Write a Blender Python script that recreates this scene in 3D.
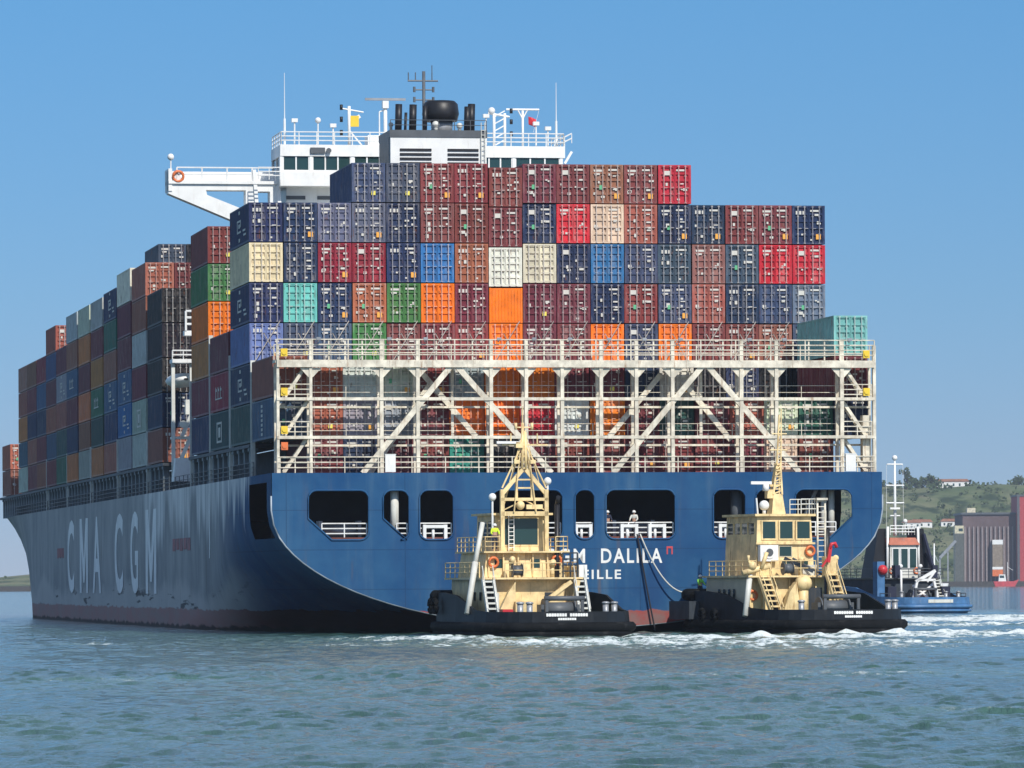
import bpy, bmesh, math, random
import numpy as np
from mathutils import Vector, Matrix, noise as mnoise
from mathutils.geometry import delaunay_2d_cdt
R = math.radians
random.seed(11)
for o in list(bpy.data.objects): bpy.data.objects.remove(o)
SC = bpy.context.scene
COL = SC.collection

# ------------------------------------------------------------------ camera
F, HORIZ, CAMH = 5600.0, 583.0, 3.5
cd = bpy.data.cameras.new('camera'); cam = bpy.data.objects.new('camera', cd); COL.objects.link(cam)
cam.location = (0, 0, CAMH); cam.rotation_euler = (R(90), R(0.30), 0)
cd.sensor_width = 36; cd.lens = F / 1024 * 36; cd.shift_y = (HORIZ - 384) / 1024
cd.clip_start = 1; cd.clip_end = 60000
SC.camera = cam
# ------------------------------------------------------------------ sky and sun
SUN_EL, SUN_AZ = R(42), R(27)          # the sun stands behind the camera, to its right
to_sun = Vector((math.sin(SUN_AZ) * math.cos(SUN_EL), -math.cos(SUN_AZ) * math.cos(SUN_EL), math.sin(SUN_EL)))
w = bpy.data.worlds.new("World"); SC.world = w; w.use_nodes = True
nt = w.node_tree; bg = nt.nodes['Background']; bg.inputs[1].default_value = 0.15
sky = nt.nodes.new('ShaderNodeTexSky'); sky.sky_type = 'NISHITA'; sky.sun_disc = False
sky.sun_elevation = SUN_EL; sky.sun_rotation = math.atan2(to_sun.x, to_sun.y)
sky.altitude = 0; sky.air_density = .7; sky.dust_density = 0.0; sky.ozone_density = 2.5
hs = nt.nodes.new('ShaderNodeHueSaturation'); hs.inputs['Saturation'].default_value = .92
nt.links.new(sky.outputs[0], hs.inputs['Color'])
gz = nt.nodes.new('ShaderNodeSeparateXYZ'); gc = nt.nodes.new('ShaderNodeTexCoord'); nt.links.new(gc.outputs['Generated'], gz.inputs[0])
ramp = nt.nodes.new('ShaderNodeValToRGB'); nt.links.new(gz.outputs[2], ramp.inputs[0]); e = ramp.color_ramp.elements    # low sky darkened by elevation, upper dome kept brighter to fill the shade
e[0].position = 0.0; e[0].color = (.20, .235, .36, 1); e[1].position = .23; e[1].color = (1, .97, .92, 1)
q = e.new(.05); q.color = (.18, .275, .38, 1); q = e.new(.11); q.color = (.165, .325, .44, 1)
mx = nt.nodes.new('ShaderNodeMix'); mx.data_type = 'RGBA'; mx.blend_type = 'MULTIPLY'; mx.inputs[0].default_value = 1
nt.links.new(hs.outputs[0], mx.inputs[6]); nt.links.new(ramp.outputs[0], mx.inputs[7]); nt.links.new(mx.outputs[2], bg.inputs[0])
sl = bpy.data.lights.new('sun', 'SUN'); so = bpy.data.objects.new('sun', sl); COL.objects.link(so)
sl.energy = 3.5; sl.angle = R(0.5); sl.color = (1, 0.95, 0.87)
so.rotation_euler = (-to_sun).to_track_quat('-Z', 'Y').to_euler()
so.location = (100, -100, 300)
vs = SC.view_settings; vs.view_transform = 'Standard'; vs.look = 'None'; vs.exposure = 0.42; vs.gamma = 1
vs.use_curve_mapping = False

# ------------------------------------------------------------------ helpers
def tag(o, label=None, cat=None, group=None, kind=None):
    if label: o['label'] = label
    if cat: o['category'] = cat
    if group: o['group'] = group
    if kind: o['kind'] = kind
    return o
def empty(name, loc=(0, 0, 0), rz=0):
    o = bpy.data.objects.new(name, None); COL.objects.link(o); o.location = loc; o.rotation_euler = (0, 0, rz)
    o.empty_display_size = 0.5
    return o
def inst(name, mesh, parent=None, loc=(0, 0, 0), rz=0, col=None):
    o = bpy.data.objects.new(name, mesh); COL.objects.link(o); o.location = loc; o.rotation_euler = (0, 0, rz)
    if parent: o.parent = parent
    if col: o.color = (*col, 1)
    return o

class MB:
    def __init__(s): s.v = []; s.f = []; s.m = []; s.cur = 0; s.sm = []; s.smooth = False
    def add(s, vs, fs):
        b = len(s.v); s.v += [tuple(x) for x in vs]
        for f in fs: s.f.append(tuple(i + b for i in f)); s.m.append(s.cur); s.sm.append(s.smooth)
        return s
    def box(s, x0, x1, y0, y1, z0, z1):
        v = [(x, y, z) for x in (x0, x1) for y in (y0, y1) for z in (z0, z1)]
        return s.add(v, [(0, 1, 3, 2), (4, 6, 7, 5), (0, 4, 5, 1), (2, 3, 7, 6), (0, 2, 6, 4), (1, 5, 7, 3)])
    def taper(s, b, t):     # two rectangles (x0,x1,y0,y1,z)
        v = []
        for (x0, x1, y0, y1, z) in (b, t): v += [(x0, y0, z), (x1, y0, z), (x1, y1, z), (x0, y1, z)]
        return s.add(v, [(3, 2, 1, 0), (4, 5, 6, 7), (0, 1, 5, 4), (1, 2, 6, 5), (2, 3, 7, 6), (3, 0, 4, 7)])
    def tube(s, p, q, r, n=8, r2=None):
        p = Vector(p); q = Vector(q); d = q - p
        if d.length < 1e-6: return s
        if r2 is None: r2 = r
        a = d.orthogonal().normalized(); b = d.normalized().cross(a)
        v = []
        for c, rr in ((p, r), (q, r2)):
            for k in range(n):
                t = 2 * math.pi * (k + .5) / n; v.append(c + a * math.cos(t) * rr + b * math.sin(t) * rr)
        sm = s.smooth; s.smooth = n > 6
        s.add(v, [(k, (k + 1) % n, n + (k + 1) % n, n + k) for k in range(n)])
        s.smooth = False
        b0 = len(s.v) - 2 * n
        s.f.append(tuple(b0 + k for k in reversed(range(n)))); s.m.append(s.cur); s.sm.append(False)
        s.f.append(tuple(b0 + n + k for k in range(n))); s.m.append(s.cur); s.sm.append(False)
        s.smooth = sm
        return s
    def bar(s, p, q, w, h):  # rectangular section bar, w sideways (about vertical), h the other
        p = Vector(p); q = Vector(q); d = (q - p).normalized()
        up = Vector((0, 0, 1)) if abs(d.z) < .98 else Vector((0, 1, 0))
        a = d.cross(up).normalized(); b = a.cross(d).normalized()
        v = [c + a * sx * w / 2 + b * sy * h / 2 for c in (p, q) for sx, sy in ((-1, -1), (1, -1), (1, 1), (-1, 1))]
        return s.add(v, [(3, 2, 1, 0), (4, 5, 6, 7), (0, 1, 5, 4), (1, 2, 6, 5), (2, 3, 7, 6), (3, 0, 4, 7)])
    def path(s, pts, r, n=8, closed=False):
        P = [Vector(p) for p in pts]; N = len(P); v = []
        up = Vector((0, 0, 1))
        for i, p in enumerate(P):
            if closed: d = P[(i + 1) % N] - P[i - 1]
            else: d = P[min(i + 1, N - 1)] - P[max(i - 1, 0)]
            d.normalize(); u = up if abs(d.z) < .95 else Vector((0, 1, 0))
            a = d.cross(u).normalized(); b = a.cross(d)
            for k in range(n):
                t = 2 * math.pi * (k + .5) / n; v.append(p + (a * math.cos(t) + b * math.sin(t)) * r)
        fs = []
        for i in range(N if closed else N - 1):
            j = (i + 1) % N
            for k in range(n): fs.append((i * n + k, i * n + (k + 1) % n, j * n + (k + 1) % n, j * n + k))
        if not closed: fs += [tuple(reversed(range(n))), tuple((N - 1) * n + k for k in range(n))]
        sm = s.smooth; s.smooth = True; s.add(v, fs); s.smooth = sm
        return s
    def lathe(s, prof, c=(0, 0, 0), n=16, sy=1.0):  # prof (r,z) about z
        v = []
        for r, z in prof:
            for k in range(n):
                t = 2 * math.pi * k / n; v.append((c[0] + r * math.cos(t), c[1] + r * math.sin(t) * sy, c[2] + z))
        fs = [(i * n + k, i * n + (k + 1) % n, (i + 1) * n + (k + 1) % n, (i + 1) * n + k) for i in range(len(prof) - 1) for k in range(n)]
        sm = s.smooth; s.smooth = True; s.add(v, fs); s.smooth = sm
        b0 = len(s.v) - n * len(prof)
        for tri, z in ((tuple(b0 + k for k in reversed(range(n))), 0), (tuple(len(s.v) - n + k for k in range(n)), 1)):
            s.f.append(tri); s.m.append(s.cur); s.sm.append(False)
        return s
    def ball(s, c, r, n=12):
        prof = [(max(r * math.sin(math.pi * i / 8), .001), -r * math.cos(math.pi * i / 8)) for i in range(9)]
        return s.lathe(prof, c, n)
    def prism(s, poly, y0, y1):   # polygon in x,z extruded along y
        n = len(poly)
        v = [(x, y0, z) for x, z in poly] + [(x, y1, z) for x, z in poly]
        return s.add(v, [tuple(range(n)), tuple(reversed(range(n, 2 * n)))] + [(i, n + i, n + (i + 1) % n, (i + 1) % n) for i in range(n)])
    def rail(s, pts, h=1.0, rails=3, step=1.5, r=.035, post_r=.04):
        P = [Vector(p) for p in pts]
        for a, b in zip(P, P[1:]):
            for k in range(1, rails + 1): s.tube(a + Vector((0, 0, h * k / rails)), b + Vector((0, 0, h * k / rails)), r, 5)
            n = max(1, round((b - a).length / step))
            for i in range(n + 1): q = a.lerp(b, i / n); s.tube(q, q + Vector((0, 0, h)), post_r, 5)
        return s
    def mesh(s, name, mats):
        me = bpy.data.meshes.new(name); me.from_pydata(s.v, [], s.f)
        for m in (mats if isinstance(mats, (list, tuple)) else [mats]): me.materials.append(m)
        me.polygons.foreach_set('material_index', s.m); me.polygons.foreach_set('use_smooth', s.sm)
        bm = bmesh.new(); bm.from_mesh(me); bmesh.ops.recalc_face_normals(bm, faces=bm.faces); bm.to_mesh(me); bm.free()
        return me
    def build(s, name, mats, parent=None, loc=(0, 0, 0), rz=0, col=None):
        return inst(name, s.mesh(name, mats), parent, loc, rz, col)

# ------------------------------------------------------------------ materials
def new_mat(name):
    m = bpy.data.materials.new(name); m.use_nodes = True; t = m.node_tree
    return m, t, t.nodes['Principled BSDF'], t.nodes.new, t.links.new
def mixrgb(t, a, b, fac, mode='MIX'):
    n = t.nodes.new('ShaderNodeMix'); n.data_type = 'RGBA'; n.blend_type = mode
    for sock, val in ((n.inputs[6], a), (n.inputs[7], b), (n.inputs[0], fac)):
        if isinstance(val, bpy.types.NodeSocket): t.links.new(val, sock)
        elif isinstance(val, (int, float)): sock.default_value = val
        else: sock.default_value = (*val, 1)
    return n.outputs[2]
def noise(t, vec, scale, detail=4, rough=.55, lo=.3, hi=.7, out_lo=0, out_hi=1):
    n = t.nodes.new('ShaderNodeTexNoise'); n.inputs['Scale'].default_value = scale; n.inputs['Detail'].default_value = detail
    n.inputs['Roughness'].default_value = rough
    if vec: t.links.new(vec, n.inputs['Vector'])
    r = t.nodes.new('ShaderNodeMapRange'); r.interpolation_type = 'SMOOTHSTEP'
    for k, v in zip(('From Min', 'From Max', 'To Min', 'To Max'), (lo, hi, out_lo, out_hi)): r.inputs[k].default_value = v
    t.links.new(n.outputs[0], r.inputs[0])
    return r.outputs[0]
def mapping(t, vec, scale=(1, 1, 1), loc=(0, 0, 0)):
    n = t.nodes.new('ShaderNodeMapping'); n.inputs['Scale'].default_value = scale; n.inputs['Location'].default_value = loc
    t.links.new(vec, n.inputs[0]); return n.outputs[0]
def math_(t, op, a, b=0.0, c=0.0):
    n = t.nodes.new('ShaderNodeMath'); n.operation = op
    for i, x in enumerate((a, b, c)):
        if isinstance(x, bpy.types.NodeSocket): t.links.new(x, n.inputs[i])
        else: n.inputs[i].default_value = x
    return n.outputs[0]
def rng(t, x, lo, hi, a=0., b=1.):
    r = t.nodes.new('ShaderNodeMapRange'); r.interpolation_type = 'SMOOTHSTEP'
    for k, v in zip(('From Min', 'From Max', 'To Min', 'To Max'), (lo, hi, a, b)): r.inputs[k].default_value = v
    t.links.new(x, r.inputs[0]); return r.outputs[0]
def painted(name, col, rough=.55, metal=0, var=.25, dirt=None, dirt_amt=.35, scale=.8, streak=True, spec=.4):
    m, t, b, N, L = new_mat(name)
    tc = N('ShaderNodeTexCoord').outputs['Object']
    n1 = noise(t, tc, scale, 5, .6, .3, .7, 1 - var, 1 + var * .6)
    c = mixrgb(t, col, (0, 0, 0), 0)
    mul = t.nodes.new('ShaderNodeVectorMath'); mul.operation = 'SCALE'
    L(c, mul.inputs[0]); L(n1, mul.inputs['Scale']); c = mul.outputs[0]
    if dirt:
        v = mapping(t, tc, (2.2, 2.2, .35)) if streak else tc
        c = mixrgb(t, c, dirt, noise(t, v, scale * 1.7, 6, .65, .52, .75, 0, dirt_amt))
    L(c, b.inputs['Base Color']); b.inputs['Roughness'].default_value = rough; b.inputs['Metallic'].default_value = metal
    b.inputs['Specular IOR Level'].default_value = spec
    return m
RUST = (.16, .06, .025)
M = {}
M['cream'] = painted('cream_paint', (.70, .645, .52), .55, var=.3, dirt=(.27, .14, .06), dirt_amt=.8, scale=1.3)
M['tugcream'] = painted('tug_cream_paint', (.79, .60, .30), .45, var=.25, dirt=(.28, .13, .04), dirt_amt=.85, scale=1.1)
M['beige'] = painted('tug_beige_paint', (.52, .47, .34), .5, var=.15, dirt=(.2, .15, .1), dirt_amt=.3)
M['white'] = painted('white_paint', (.78, .78, .75), .45, var=.08, dirt=(.4, .3, .2), dirt_amt=.25)
M['offwhite'] = painted('worn_white_paint', (.62, .62, .56), .5, var=.15, dirt=(.3, .22, .15), dirt_amt=.35)
M['letter'] = painted('white_lettering', (.75, .75, .72), .5, var=.12)
M['black'] = painted('black_paint', (.012, .012, .014), .45, var=.3)
M['rubber'] = painted('black_rubber', (.007, .008, .009), .8, var=.5, dirt=(.05, .05, .05), dirt_amt=.5, streak=False, spec=.1)
M['tughull'] = painted('tug_hull_paint', (.013, .017, .022), .5, var=.4, dirt=(.05, .05, .05), dirt_amt=.3, scale=.6, spec=.12)
M['greyhull'] = painted('tug_grey_band', (.17, .19, .2), .45, var=.3, dirt=(.05, .05, .05), dirt_amt=.5, scale=.6)
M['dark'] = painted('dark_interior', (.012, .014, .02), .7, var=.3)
M['deckdark'] = painted('dark_deck_steel', (.028, .038, .05), .6, var=.4, dirt=(.1, .08, .06), dirt_amt=.4)
M['deckred'] = painted('red_oxide_deck', (.16, .05, .035), .7, var=.3)
M['deckgreen'] = painted('green_deck', (.05, .12, .09), .7, var=.3)
M['steel'] = painted('grey_steel', (.33, .34, .35), .4, metal=.3, var=.2)
M['darkgrey'] = painted('dark_grey_paint', (.09, .1, .11), .5, var=.2)
M['red'] = painted('red_paint', (.55, .03, .04), .4, var=.15)
M['orange'] = painted('orange_paint', (.68, .17, .05), .4, var=.15)
M['yellow'] = painted('yellow_paint', (.8, .55, .04), .5, var=.1)
M['hivis'] = painted('hi_vis_cloth', (.62, .8, .05), .8, var=.1)
M['navycloth'] = painted('navy_cloth', (.02, .025, .05), .85, var=.1)
M['skin'] = painted('skin', (.45, .26, .18), .6, var=.05)
M['rope'] = painted('pale_rope', (.55, .55, .5), .9, var=.1)
M['darkrope'] = painted('dark_rope', (.02, .02, .025), .9, var=.1)
M['bluehull'] = painted('blue_tug_paint', (.06, .16, .32), .4, var=.25, dirt=(.3, .32, .35), dirt_amt=.3)
def glassmat():
    m, t, b, N, L = new_mat('window_glass')
    b.inputs['Base Color'].default_value = (.02, .05, .05, 1); b.inputs['Roughness'].default_value = .06; b.inputs['IOR'].default_value = 1.5
    return m
M['glass'] = glassmat()
def contmat():
    m, t, b, N, L = new_mat('container_paint')
    oi = N('ShaderNodeObjectInfo'); tc = N('ShaderNodeTexCoord').outputs['Object']
    ad = N('ShaderNodeVectorMath'); ad.operation = 'ADD'; L(tc, ad.inputs[0]); 
    cm = N('ShaderNodeCombineXYZ'); L(math_(t, 'MULTIPLY', oi.outputs['Random'], 91.0), cm.inputs[0]); L(cm.outputs[0], ad.inputs[1])
    v = ad.outputs[0]
    sc = N('ShaderNodeVectorMath'); sc.operation = 'SCALE'; L(oi.outputs['Color'], sc.inputs[0])
    k = math_(t, 'MULTIPLY', noise(t, v, .9, 5, .6, .25, .75, .78, 1.14), math_(t, 'MULTIPLY_ADD', oi.outputs['Random'], .22, .89)); L(k, sc.inputs['Scale'])
    pale = mixrgb(t, sc.outputs[0], (.42, .38, .34), math_(t, 'MULTIPLY', noise(t, mapping(t, v, (1, 1, .3)), 1.7, 5, .7, .45, .8, 0, .55), oi.outputs['Random']))
    c = mixrgb(t, pale, RUST, noise(t, mapping(t, v, (2, 2, .5)), 1.6, 6, .7, .555, .73, 0, .8))
    L(c, b.inputs['Base Color']); b.inputs['Roughness'].default_value = .55; b.inputs['Specular IOR Level'].default_value = .18
    return m
M['cont'] = contmat()
def hullmat():
    m, t, b, N, L = new_mat('ship_hull_paint')
    tc = N('ShaderNodeTexCoord').outputs['Object']
    sep = N('ShaderNodeSeparateXYZ'); L(tc, sep.inputs[0]); x, y, z = sep.outputs
    blue = mixrgb(t, (.011, .062, .165), (.028, .10, .205), noise(t, tc, .13, 6, .65))
    # plate-sized fading, long vertical weather streaks
    st = noise(t, mapping(t, tc, (.9, .9, .06)), 1.0, 6, .65, .45, .8, 0, .5)
    st = math_(t, 'MULTIPLY', st, noise(t, mapping(t, tc, (.22, .22, .12), (3, 1, 2)), 1.0, 4, .6, .35, .65))
    blue = mixrgb(t, blue, (.11, .185, .25), st)
    blue = mixrgb(t, blue, (.018, .055, .15), noise(t, mapping(t, tc, (.5, .5, .12)), .6, 5, .6, .5, .72, 0, .6))
    seam = math_(t, 'LESS_THAN', math_(t, 'ABSOLUTE', math_(t, 'SUBTRACT', math_(t, 'FRACT', math_(t, 'MULTIPLY_ADD', z, 1 / 2.75, .37)), .5)), .012)
    seam2 = math_(t, 'LESS_THAN', math_(t, 'ABSOLUTE', math_(t, 'SUBTRACT', math_(t, 'FRACT', math_(t, 'MULTIPLY', math_(t, 'ADD', x, y), 1 / 8.3)), .5)), .004)
    blue = mixrgb(t, blue, (.012, .03, .07), math_(t, 'MULTIPLY', math_(t, 'MAXIMUM', seam, seam2), .38))
    scuff = noise(t, mapping(t, tc, (.35, .35, 1.6), (7, 0, 0)), .8, 6, .7, .62, .72, 0, .45)
    blue = mixrgb(t, blue, (.16, .19, .21), math_(t, 'MULTIPLY', scuff, rng(t, z, 6.5, 3.5)))
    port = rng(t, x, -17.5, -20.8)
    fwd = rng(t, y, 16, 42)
    grey = mixrgb(t, (.24, .255, .265), (.42, .42, .41), noise(t, mapping(t, tc, (1, .5, .25)), .35, 6, .65))  # weathered port paint made paler to lift the shaded side
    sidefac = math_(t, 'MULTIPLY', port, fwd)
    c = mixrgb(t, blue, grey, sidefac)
    # worn chalky streaks running down from the deck edge on the port quarter
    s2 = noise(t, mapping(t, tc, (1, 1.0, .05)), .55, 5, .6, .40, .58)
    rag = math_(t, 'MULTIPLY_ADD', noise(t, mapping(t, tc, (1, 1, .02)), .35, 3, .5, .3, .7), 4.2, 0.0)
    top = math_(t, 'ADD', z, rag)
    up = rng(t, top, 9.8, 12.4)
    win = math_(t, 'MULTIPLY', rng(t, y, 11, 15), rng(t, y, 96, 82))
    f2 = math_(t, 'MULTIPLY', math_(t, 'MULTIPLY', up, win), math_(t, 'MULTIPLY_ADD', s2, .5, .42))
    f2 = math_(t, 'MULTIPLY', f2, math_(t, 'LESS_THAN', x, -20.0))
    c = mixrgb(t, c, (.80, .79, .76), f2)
    # scuffed paler belt above the waterline
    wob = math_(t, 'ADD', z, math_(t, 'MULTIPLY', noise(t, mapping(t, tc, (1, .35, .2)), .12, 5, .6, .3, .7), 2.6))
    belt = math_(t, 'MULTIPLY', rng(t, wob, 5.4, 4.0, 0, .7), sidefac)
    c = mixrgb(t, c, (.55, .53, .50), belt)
    scr = noise(t, mapping(t, tc, (1, .12, 1.3)), .9, 4, .6, .60, .66, 0, .9)
    c = mixrgb(t, c, (.02, .022, .026), math_(t, 'MULTIPLY', scr, math_(t, 'MULTIPLY', belt, 1.3)))
    # rust runs on the counter
    rr = noise(t, mapping(t, tc, (1.3, 1, .09)), .9, 6, .7, .56, .76, 0, .6)
    c = mixrgb(t, c, (.125, .09, .065), math_(t, 'MULTIPLY', rr, rng(t, z, 9.5, 5.5, .45, 1)))
    # boot topping
    bw = math_(t, 'ADD', z, noise(t, tc, .5, 4, .6, .3, .7, -.12, .12))
    rb = mixrgb(t, (.30, .055, .05), (.20, .12, .11), noise(t, mapping(t, tc, (1, .3, 1)), .6, 6, .65, .35, .65))
    rb = mixrgb(t, rb, (.05, .018, .018), math_(t, 'MULTIPLY', rng(t, y, .5, 2.5), rng(t, y, 46, 24)))  # red darkened under the counter, shade put into the colour
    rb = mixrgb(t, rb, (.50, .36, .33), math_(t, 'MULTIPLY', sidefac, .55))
    c = mixrgb(t, c, rb, rng(t, bw, 1.62, 1.55))
    # wet dark weed line
    c = mixrgb(t, c, (.02, .022, .018), rng(t, bw, .42, .2, 0, .85))
    L(c, b.inputs['Base Color']); b.inputs['Roughness'].default_value = .7; b.inputs['Specular IOR Level'].default_value = .10
    bp = N('ShaderNodeBump'); bp.inputs['Strength'].default_value = .25; bp.inputs['Distance'].default_value = .3
    L(noise(t, mapping(t, tc, (1, .5, 1)), .22, 3, .5, .2, .8), bp.inputs['Height']); L(bp.outputs[0], b.inputs['Normal'])
    return m
M['hull'] = hullmat()

# ------------------------------------------------------------------ ship frame:  x starboard, y forward from the transom, z up from the water
SHIP_RZ = math.atan2(927, F)
SHIP_LOC = Vector((4.74, 391, 0))
ship = empty('container_ship', SHIP_LOC, SHIP_RZ)
tag(ship, 'huge blue container ship seen from its port quarter, stacked high with boxes', 'ship')
SHIP_M = Matrix.Translation(SHIP_LOC) @ Matrix.Rotation(SHIP_RZ, 4, 'Z')
DECK = 11.2
def hull_x(u, z):
    bd = 21.65 if u < 232 else 21.65 * math.sqrt(max(0., 1 - ((u - 232) / 80) ** 2.2))
    if u > 310: bd = 0.15
    tw = max(0, (u - 205) / 95); bw = 21.65 * max(.0, 1 - tw ** 1.8)
    k = max(0., min(1., z / DECK)) ** 1.3
    return max(bw * (1 - k) + bd * k, .12)
def hull_sec(u):
    sm = lambda a: (lambda q: q * q * (3 - 2 * q))(max(0, min(1, a)))
    zb = .35 - 11.5 * sm(u / 75) ** .9
    if zb < -7: zb = -7
    ze = 8.6 - 7.8 * sm((u - 8) / 62); n = 2 + .8 * sm((u - 10) / 70)
    pts = []
    for z in (DECK, 10.6, 9.6, 8.6, 7.6, 6.7):
        e = 1 if z >= ze else (1 - ((ze - z) / (ze - zb)) ** n) ** (1 / n)
        pts.append((hull_x(u, z) * e, z))
    z0 = 6.7; t0 = math.asin(min(1, max(0, (ze - z0) / (ze - zb))) ** (n / 2))
    for k in range(1, 19):
        t = t0 + (math.pi / 2 - t0) * k / 18
        z = ze - (ze - zb) * math.sin(t) ** (2 / n); e = max(0, math.cos(t)) ** (2 / n)
        pts.append((hull_x(u, z) * e, z))
    return pts
us = [0, 1, 2.6, 4, 6, 8, 10, 13, 16, 20, 25, 30, 36, 42, 50, 60, 75, 90, 110, 130, 150, 165, 180, 190, 200, 208, 216, 224, 232, 240, 248, 256, 264, 272, 280, 290, 300, 308, 312]
hb = MB(); hb.smooth = True
secs = [hull_sec(u) for u in us]; npt = len(secs[0])
for side in (-1, 1):
    vs_ = [(side * x, u, z) for u, s in zip(us, secs) for x, z in s]
    fs_ = []
    for i in range(len(us) - 1):
        for k in range(npt - 1):
            if 2.6 <= us[i] < 13 and 1 <= k < 5: continue          # mooring deck side opening
            fs_.append((i * npt + k, i * npt + k + 1, (i + 1) * npt + k + 1, (i + 1) * npt + k))
    hb.add(vs_, fs_)
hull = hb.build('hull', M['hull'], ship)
db = MB()                                                            # weather deck
for i in range(len(us) - 1):
    a = secs[i][0][0]; c = secs[i + 1][0][0]
    db.add([(-a, us[i], DECK - .02), (a, us[i], DECK - .02), (c, us[i + 1], DECK - .02), (-c, us[i + 1], DECK - .02)], [(0, 1, 2, 3)])
db.build('weather_deck', M['deckred'], ship)

def inside(p, poly):
    c = False; x, y = p
    for (x0, y0), (x1, y1) in zip(poly, poly[1:] + poly[:1]):
        if (y0 > y) != (y1 > y) and x < (x1 - x0) * (y - y0) / (y1 - y0) + x0: c = not c
    return c
def plate(outer, holes, y0, thick, name, mat, parent):               # flat plate with holes, in the x,z plane
    pts = []; ed = []; loops = []
    for poly in [outer] + holes:
        b0 = len(pts); n = len(poly); pts += [Vector(p) for p in poly]; ed += [(b0 + i, b0 + (i + 1) % n) for i in range(n)]; loops.append((b0, n))
    vo, eo, fo, ov, oe, of = delaunay_2d_cdt(pts, ed, [], 0, 1e-5)
    P = [tuple(v) for v in vo]; keep = []
    for f in fo:
        c = (sum(P[i][0] for i in f) / len(f), sum(P[i][1] for i in f) / len(f))
        if inside(c, outer) and not any(inside(c, h) for h in holes): keep.append(tuple(f))
    b = MB(); n = len(P); V = [(x, y0 - thick / 2, z) for x, z in P] + [(x, y0 + thick / 2, z) for x, z in P]
    Fs = keep + [tuple(n + i for i in reversed(f)) for f in keep]
    cnt = {}
    for f in keep:
        for a, c in zip(f, f[1:] + f[:1]): cnt[(min(a, c), max(a, c))] = cnt.get((min(a, c), max(a, c)), 0) + 1
    Fs += [(a, c, n + c, n + a) for (a, c), k in cnt.items() if k == 1]
    b.add(V, Fs); return b.build(name, mat, parent)
def rrect(x0, x1, z0, z1, r=.7, cut=None):
    P = []
    for cx, cz, a0, c in ((x1 - r, z1 - r, 0, 'tr'), (x0 + r, z1 - r, 90, 'tl'), (x0 + r, z0 + r, 180, 'bl'), (x1 - r, z0 + r, 270, 'br')):
        if cut == c:
            s = 1.5
            P += [(x0, z0 + s), (x0 + s * 1.1, z0)] if c == 'bl' else [(x1 - s * 1.1, z0), (x1, z0 + s)]
            continue
        for k in range(7):
            a = R(a0 + 15 * k); P.append((cx + r * math.cos(a), cz + r * math.sin(a)))
    return P
def pv(x): return (x - 577) / 14.13
def pz(y): return (583 - y) / 14.33 + CAMH
sec0 = hull_sec(0)
outline = [(-x, z) for x, z in sec0] + [(x, z) for x, z in reversed(sec0[:-1])]
outline = [(x * .9985, z) for x, z in outline]
OPEN = [(307, 367, 'bl'), (381, 407, 'bl'), (417, 451, None), (489, 560, None), (572, 592, None), (603, 673, None), (711, 744, None), (754, 781, 'br'), (794, 852, 'br')]
zt, zl = pz(490), pz(539.5)
holes = [rrect(pv(a), pv(b), zl, zt, .62, c) for a, b, c in OPEN]
transom = plate(outline, holes, -.06, .12, 'transom', M['hull'], ship)
for hpoly in holes:                                                  # welded coaming round each opening
    b = MB(); b.path([(x, -.14, z) for x, z in hpoly], .07, 6, True); b.build('opening_rim', M['hull'], transom)
b = MB(); b.path([(x * 1.002, -.05, z) for x, z in outline[2:-2]], .075, 6); b.build('edge_highlight', painted('edge_highlight_paint', (.33, .38, .42), .5, var=.3), transom)  # pale tube stands in for the highlight along the transom corner
# mooring deck behind the openings
b = MB(); b.box(-20.6, 20.6, .15, 11, 6.5, 6.72); b.build('mooring_deck', M['deckred'], ship)
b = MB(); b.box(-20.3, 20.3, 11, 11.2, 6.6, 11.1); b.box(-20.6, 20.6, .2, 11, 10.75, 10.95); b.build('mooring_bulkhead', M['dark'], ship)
for x0, x1 in ((-20.1, -19.9),):
    pass
for a, b_, c in OPEN:                                                # guard rails in the openings
    b = MB(); x0, x1 = pv(a) + .1, pv(b_) - .1
    if c == 'bl': b.rail([(x0 + .9, .25, zl + .1), (x1, .25, zl + .1)], 1.05, 3, 1.6, .045, .05); b.tube((x0 + 1, .25, zl + .15), (x0, .25, zl + 1.15), .05, 6)
    elif c == 'br': b.rail([(x0, .25, zl + .1), (x1 - 1, .25, zl + .1)], 1.05, 3, 1.6, .045, .05); b.tube((x1 - 1, .25, zl + .15), (x1, .25, zl + 1.15), .05, 6)
    else: b.rail([(x0, .25, zl + .1), (x1, .25, zl + .1)], 1.05, 3, 1.6, .045, .05)
    b.build('guard_rail', M['white'], ship)
def fairlead(x, z, wdt=1.15):
    b = MB(); hw = wdt / 2
    for a, c in ((-hw, -hw + .22), (hw - .22, hw)): b.box(x + a, x + c, -.02, .5, zl - .02, zl + 1.05)
    b.box(x - hw + .22, x + hw - .22, -.02, .5, zl + .82, zl + 1.03); b.box(x - hw - .25, x + hw + .25, -.01, .5, zl - .1, zl - .025)
    b.tube((x - .12, .2, zl), (x - .12, .2, zl + .8), .1, 8)
    b.build('fairlead', M['white'], ship)
for px in (433, 581, 627, 655, 521, 726): fairlead(pv(px), zl + .5, 1.25 if px != 433 else 1.7)
b = MB(); b.tube((pv(394), .7, zl), (pv(394), .7, zt + .6), .3, 12); b.build('pillar', M['offwhite'], ship)
for px in (828, 836): b = MB(); b.tube((pv(px), 1.5, zl - .1), (pv(px), 1.5, zt + .6), .22, 12); b.build('pillar', M['offwhite'], ship)
for px in (738,): b = MB(); b.tube((pv(px), 1.2, zl - .1), (pv(px), 1.2, zt + .6), .4, 12); b.build('pillar', M['darkgrey'], ship)
b = MB(); b.bar((pv(800), 2.4, 6.4), (pv(826), 2.4, zt + .4), .25, .25); b.build('inner_brace', M['steel'], ship)
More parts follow.
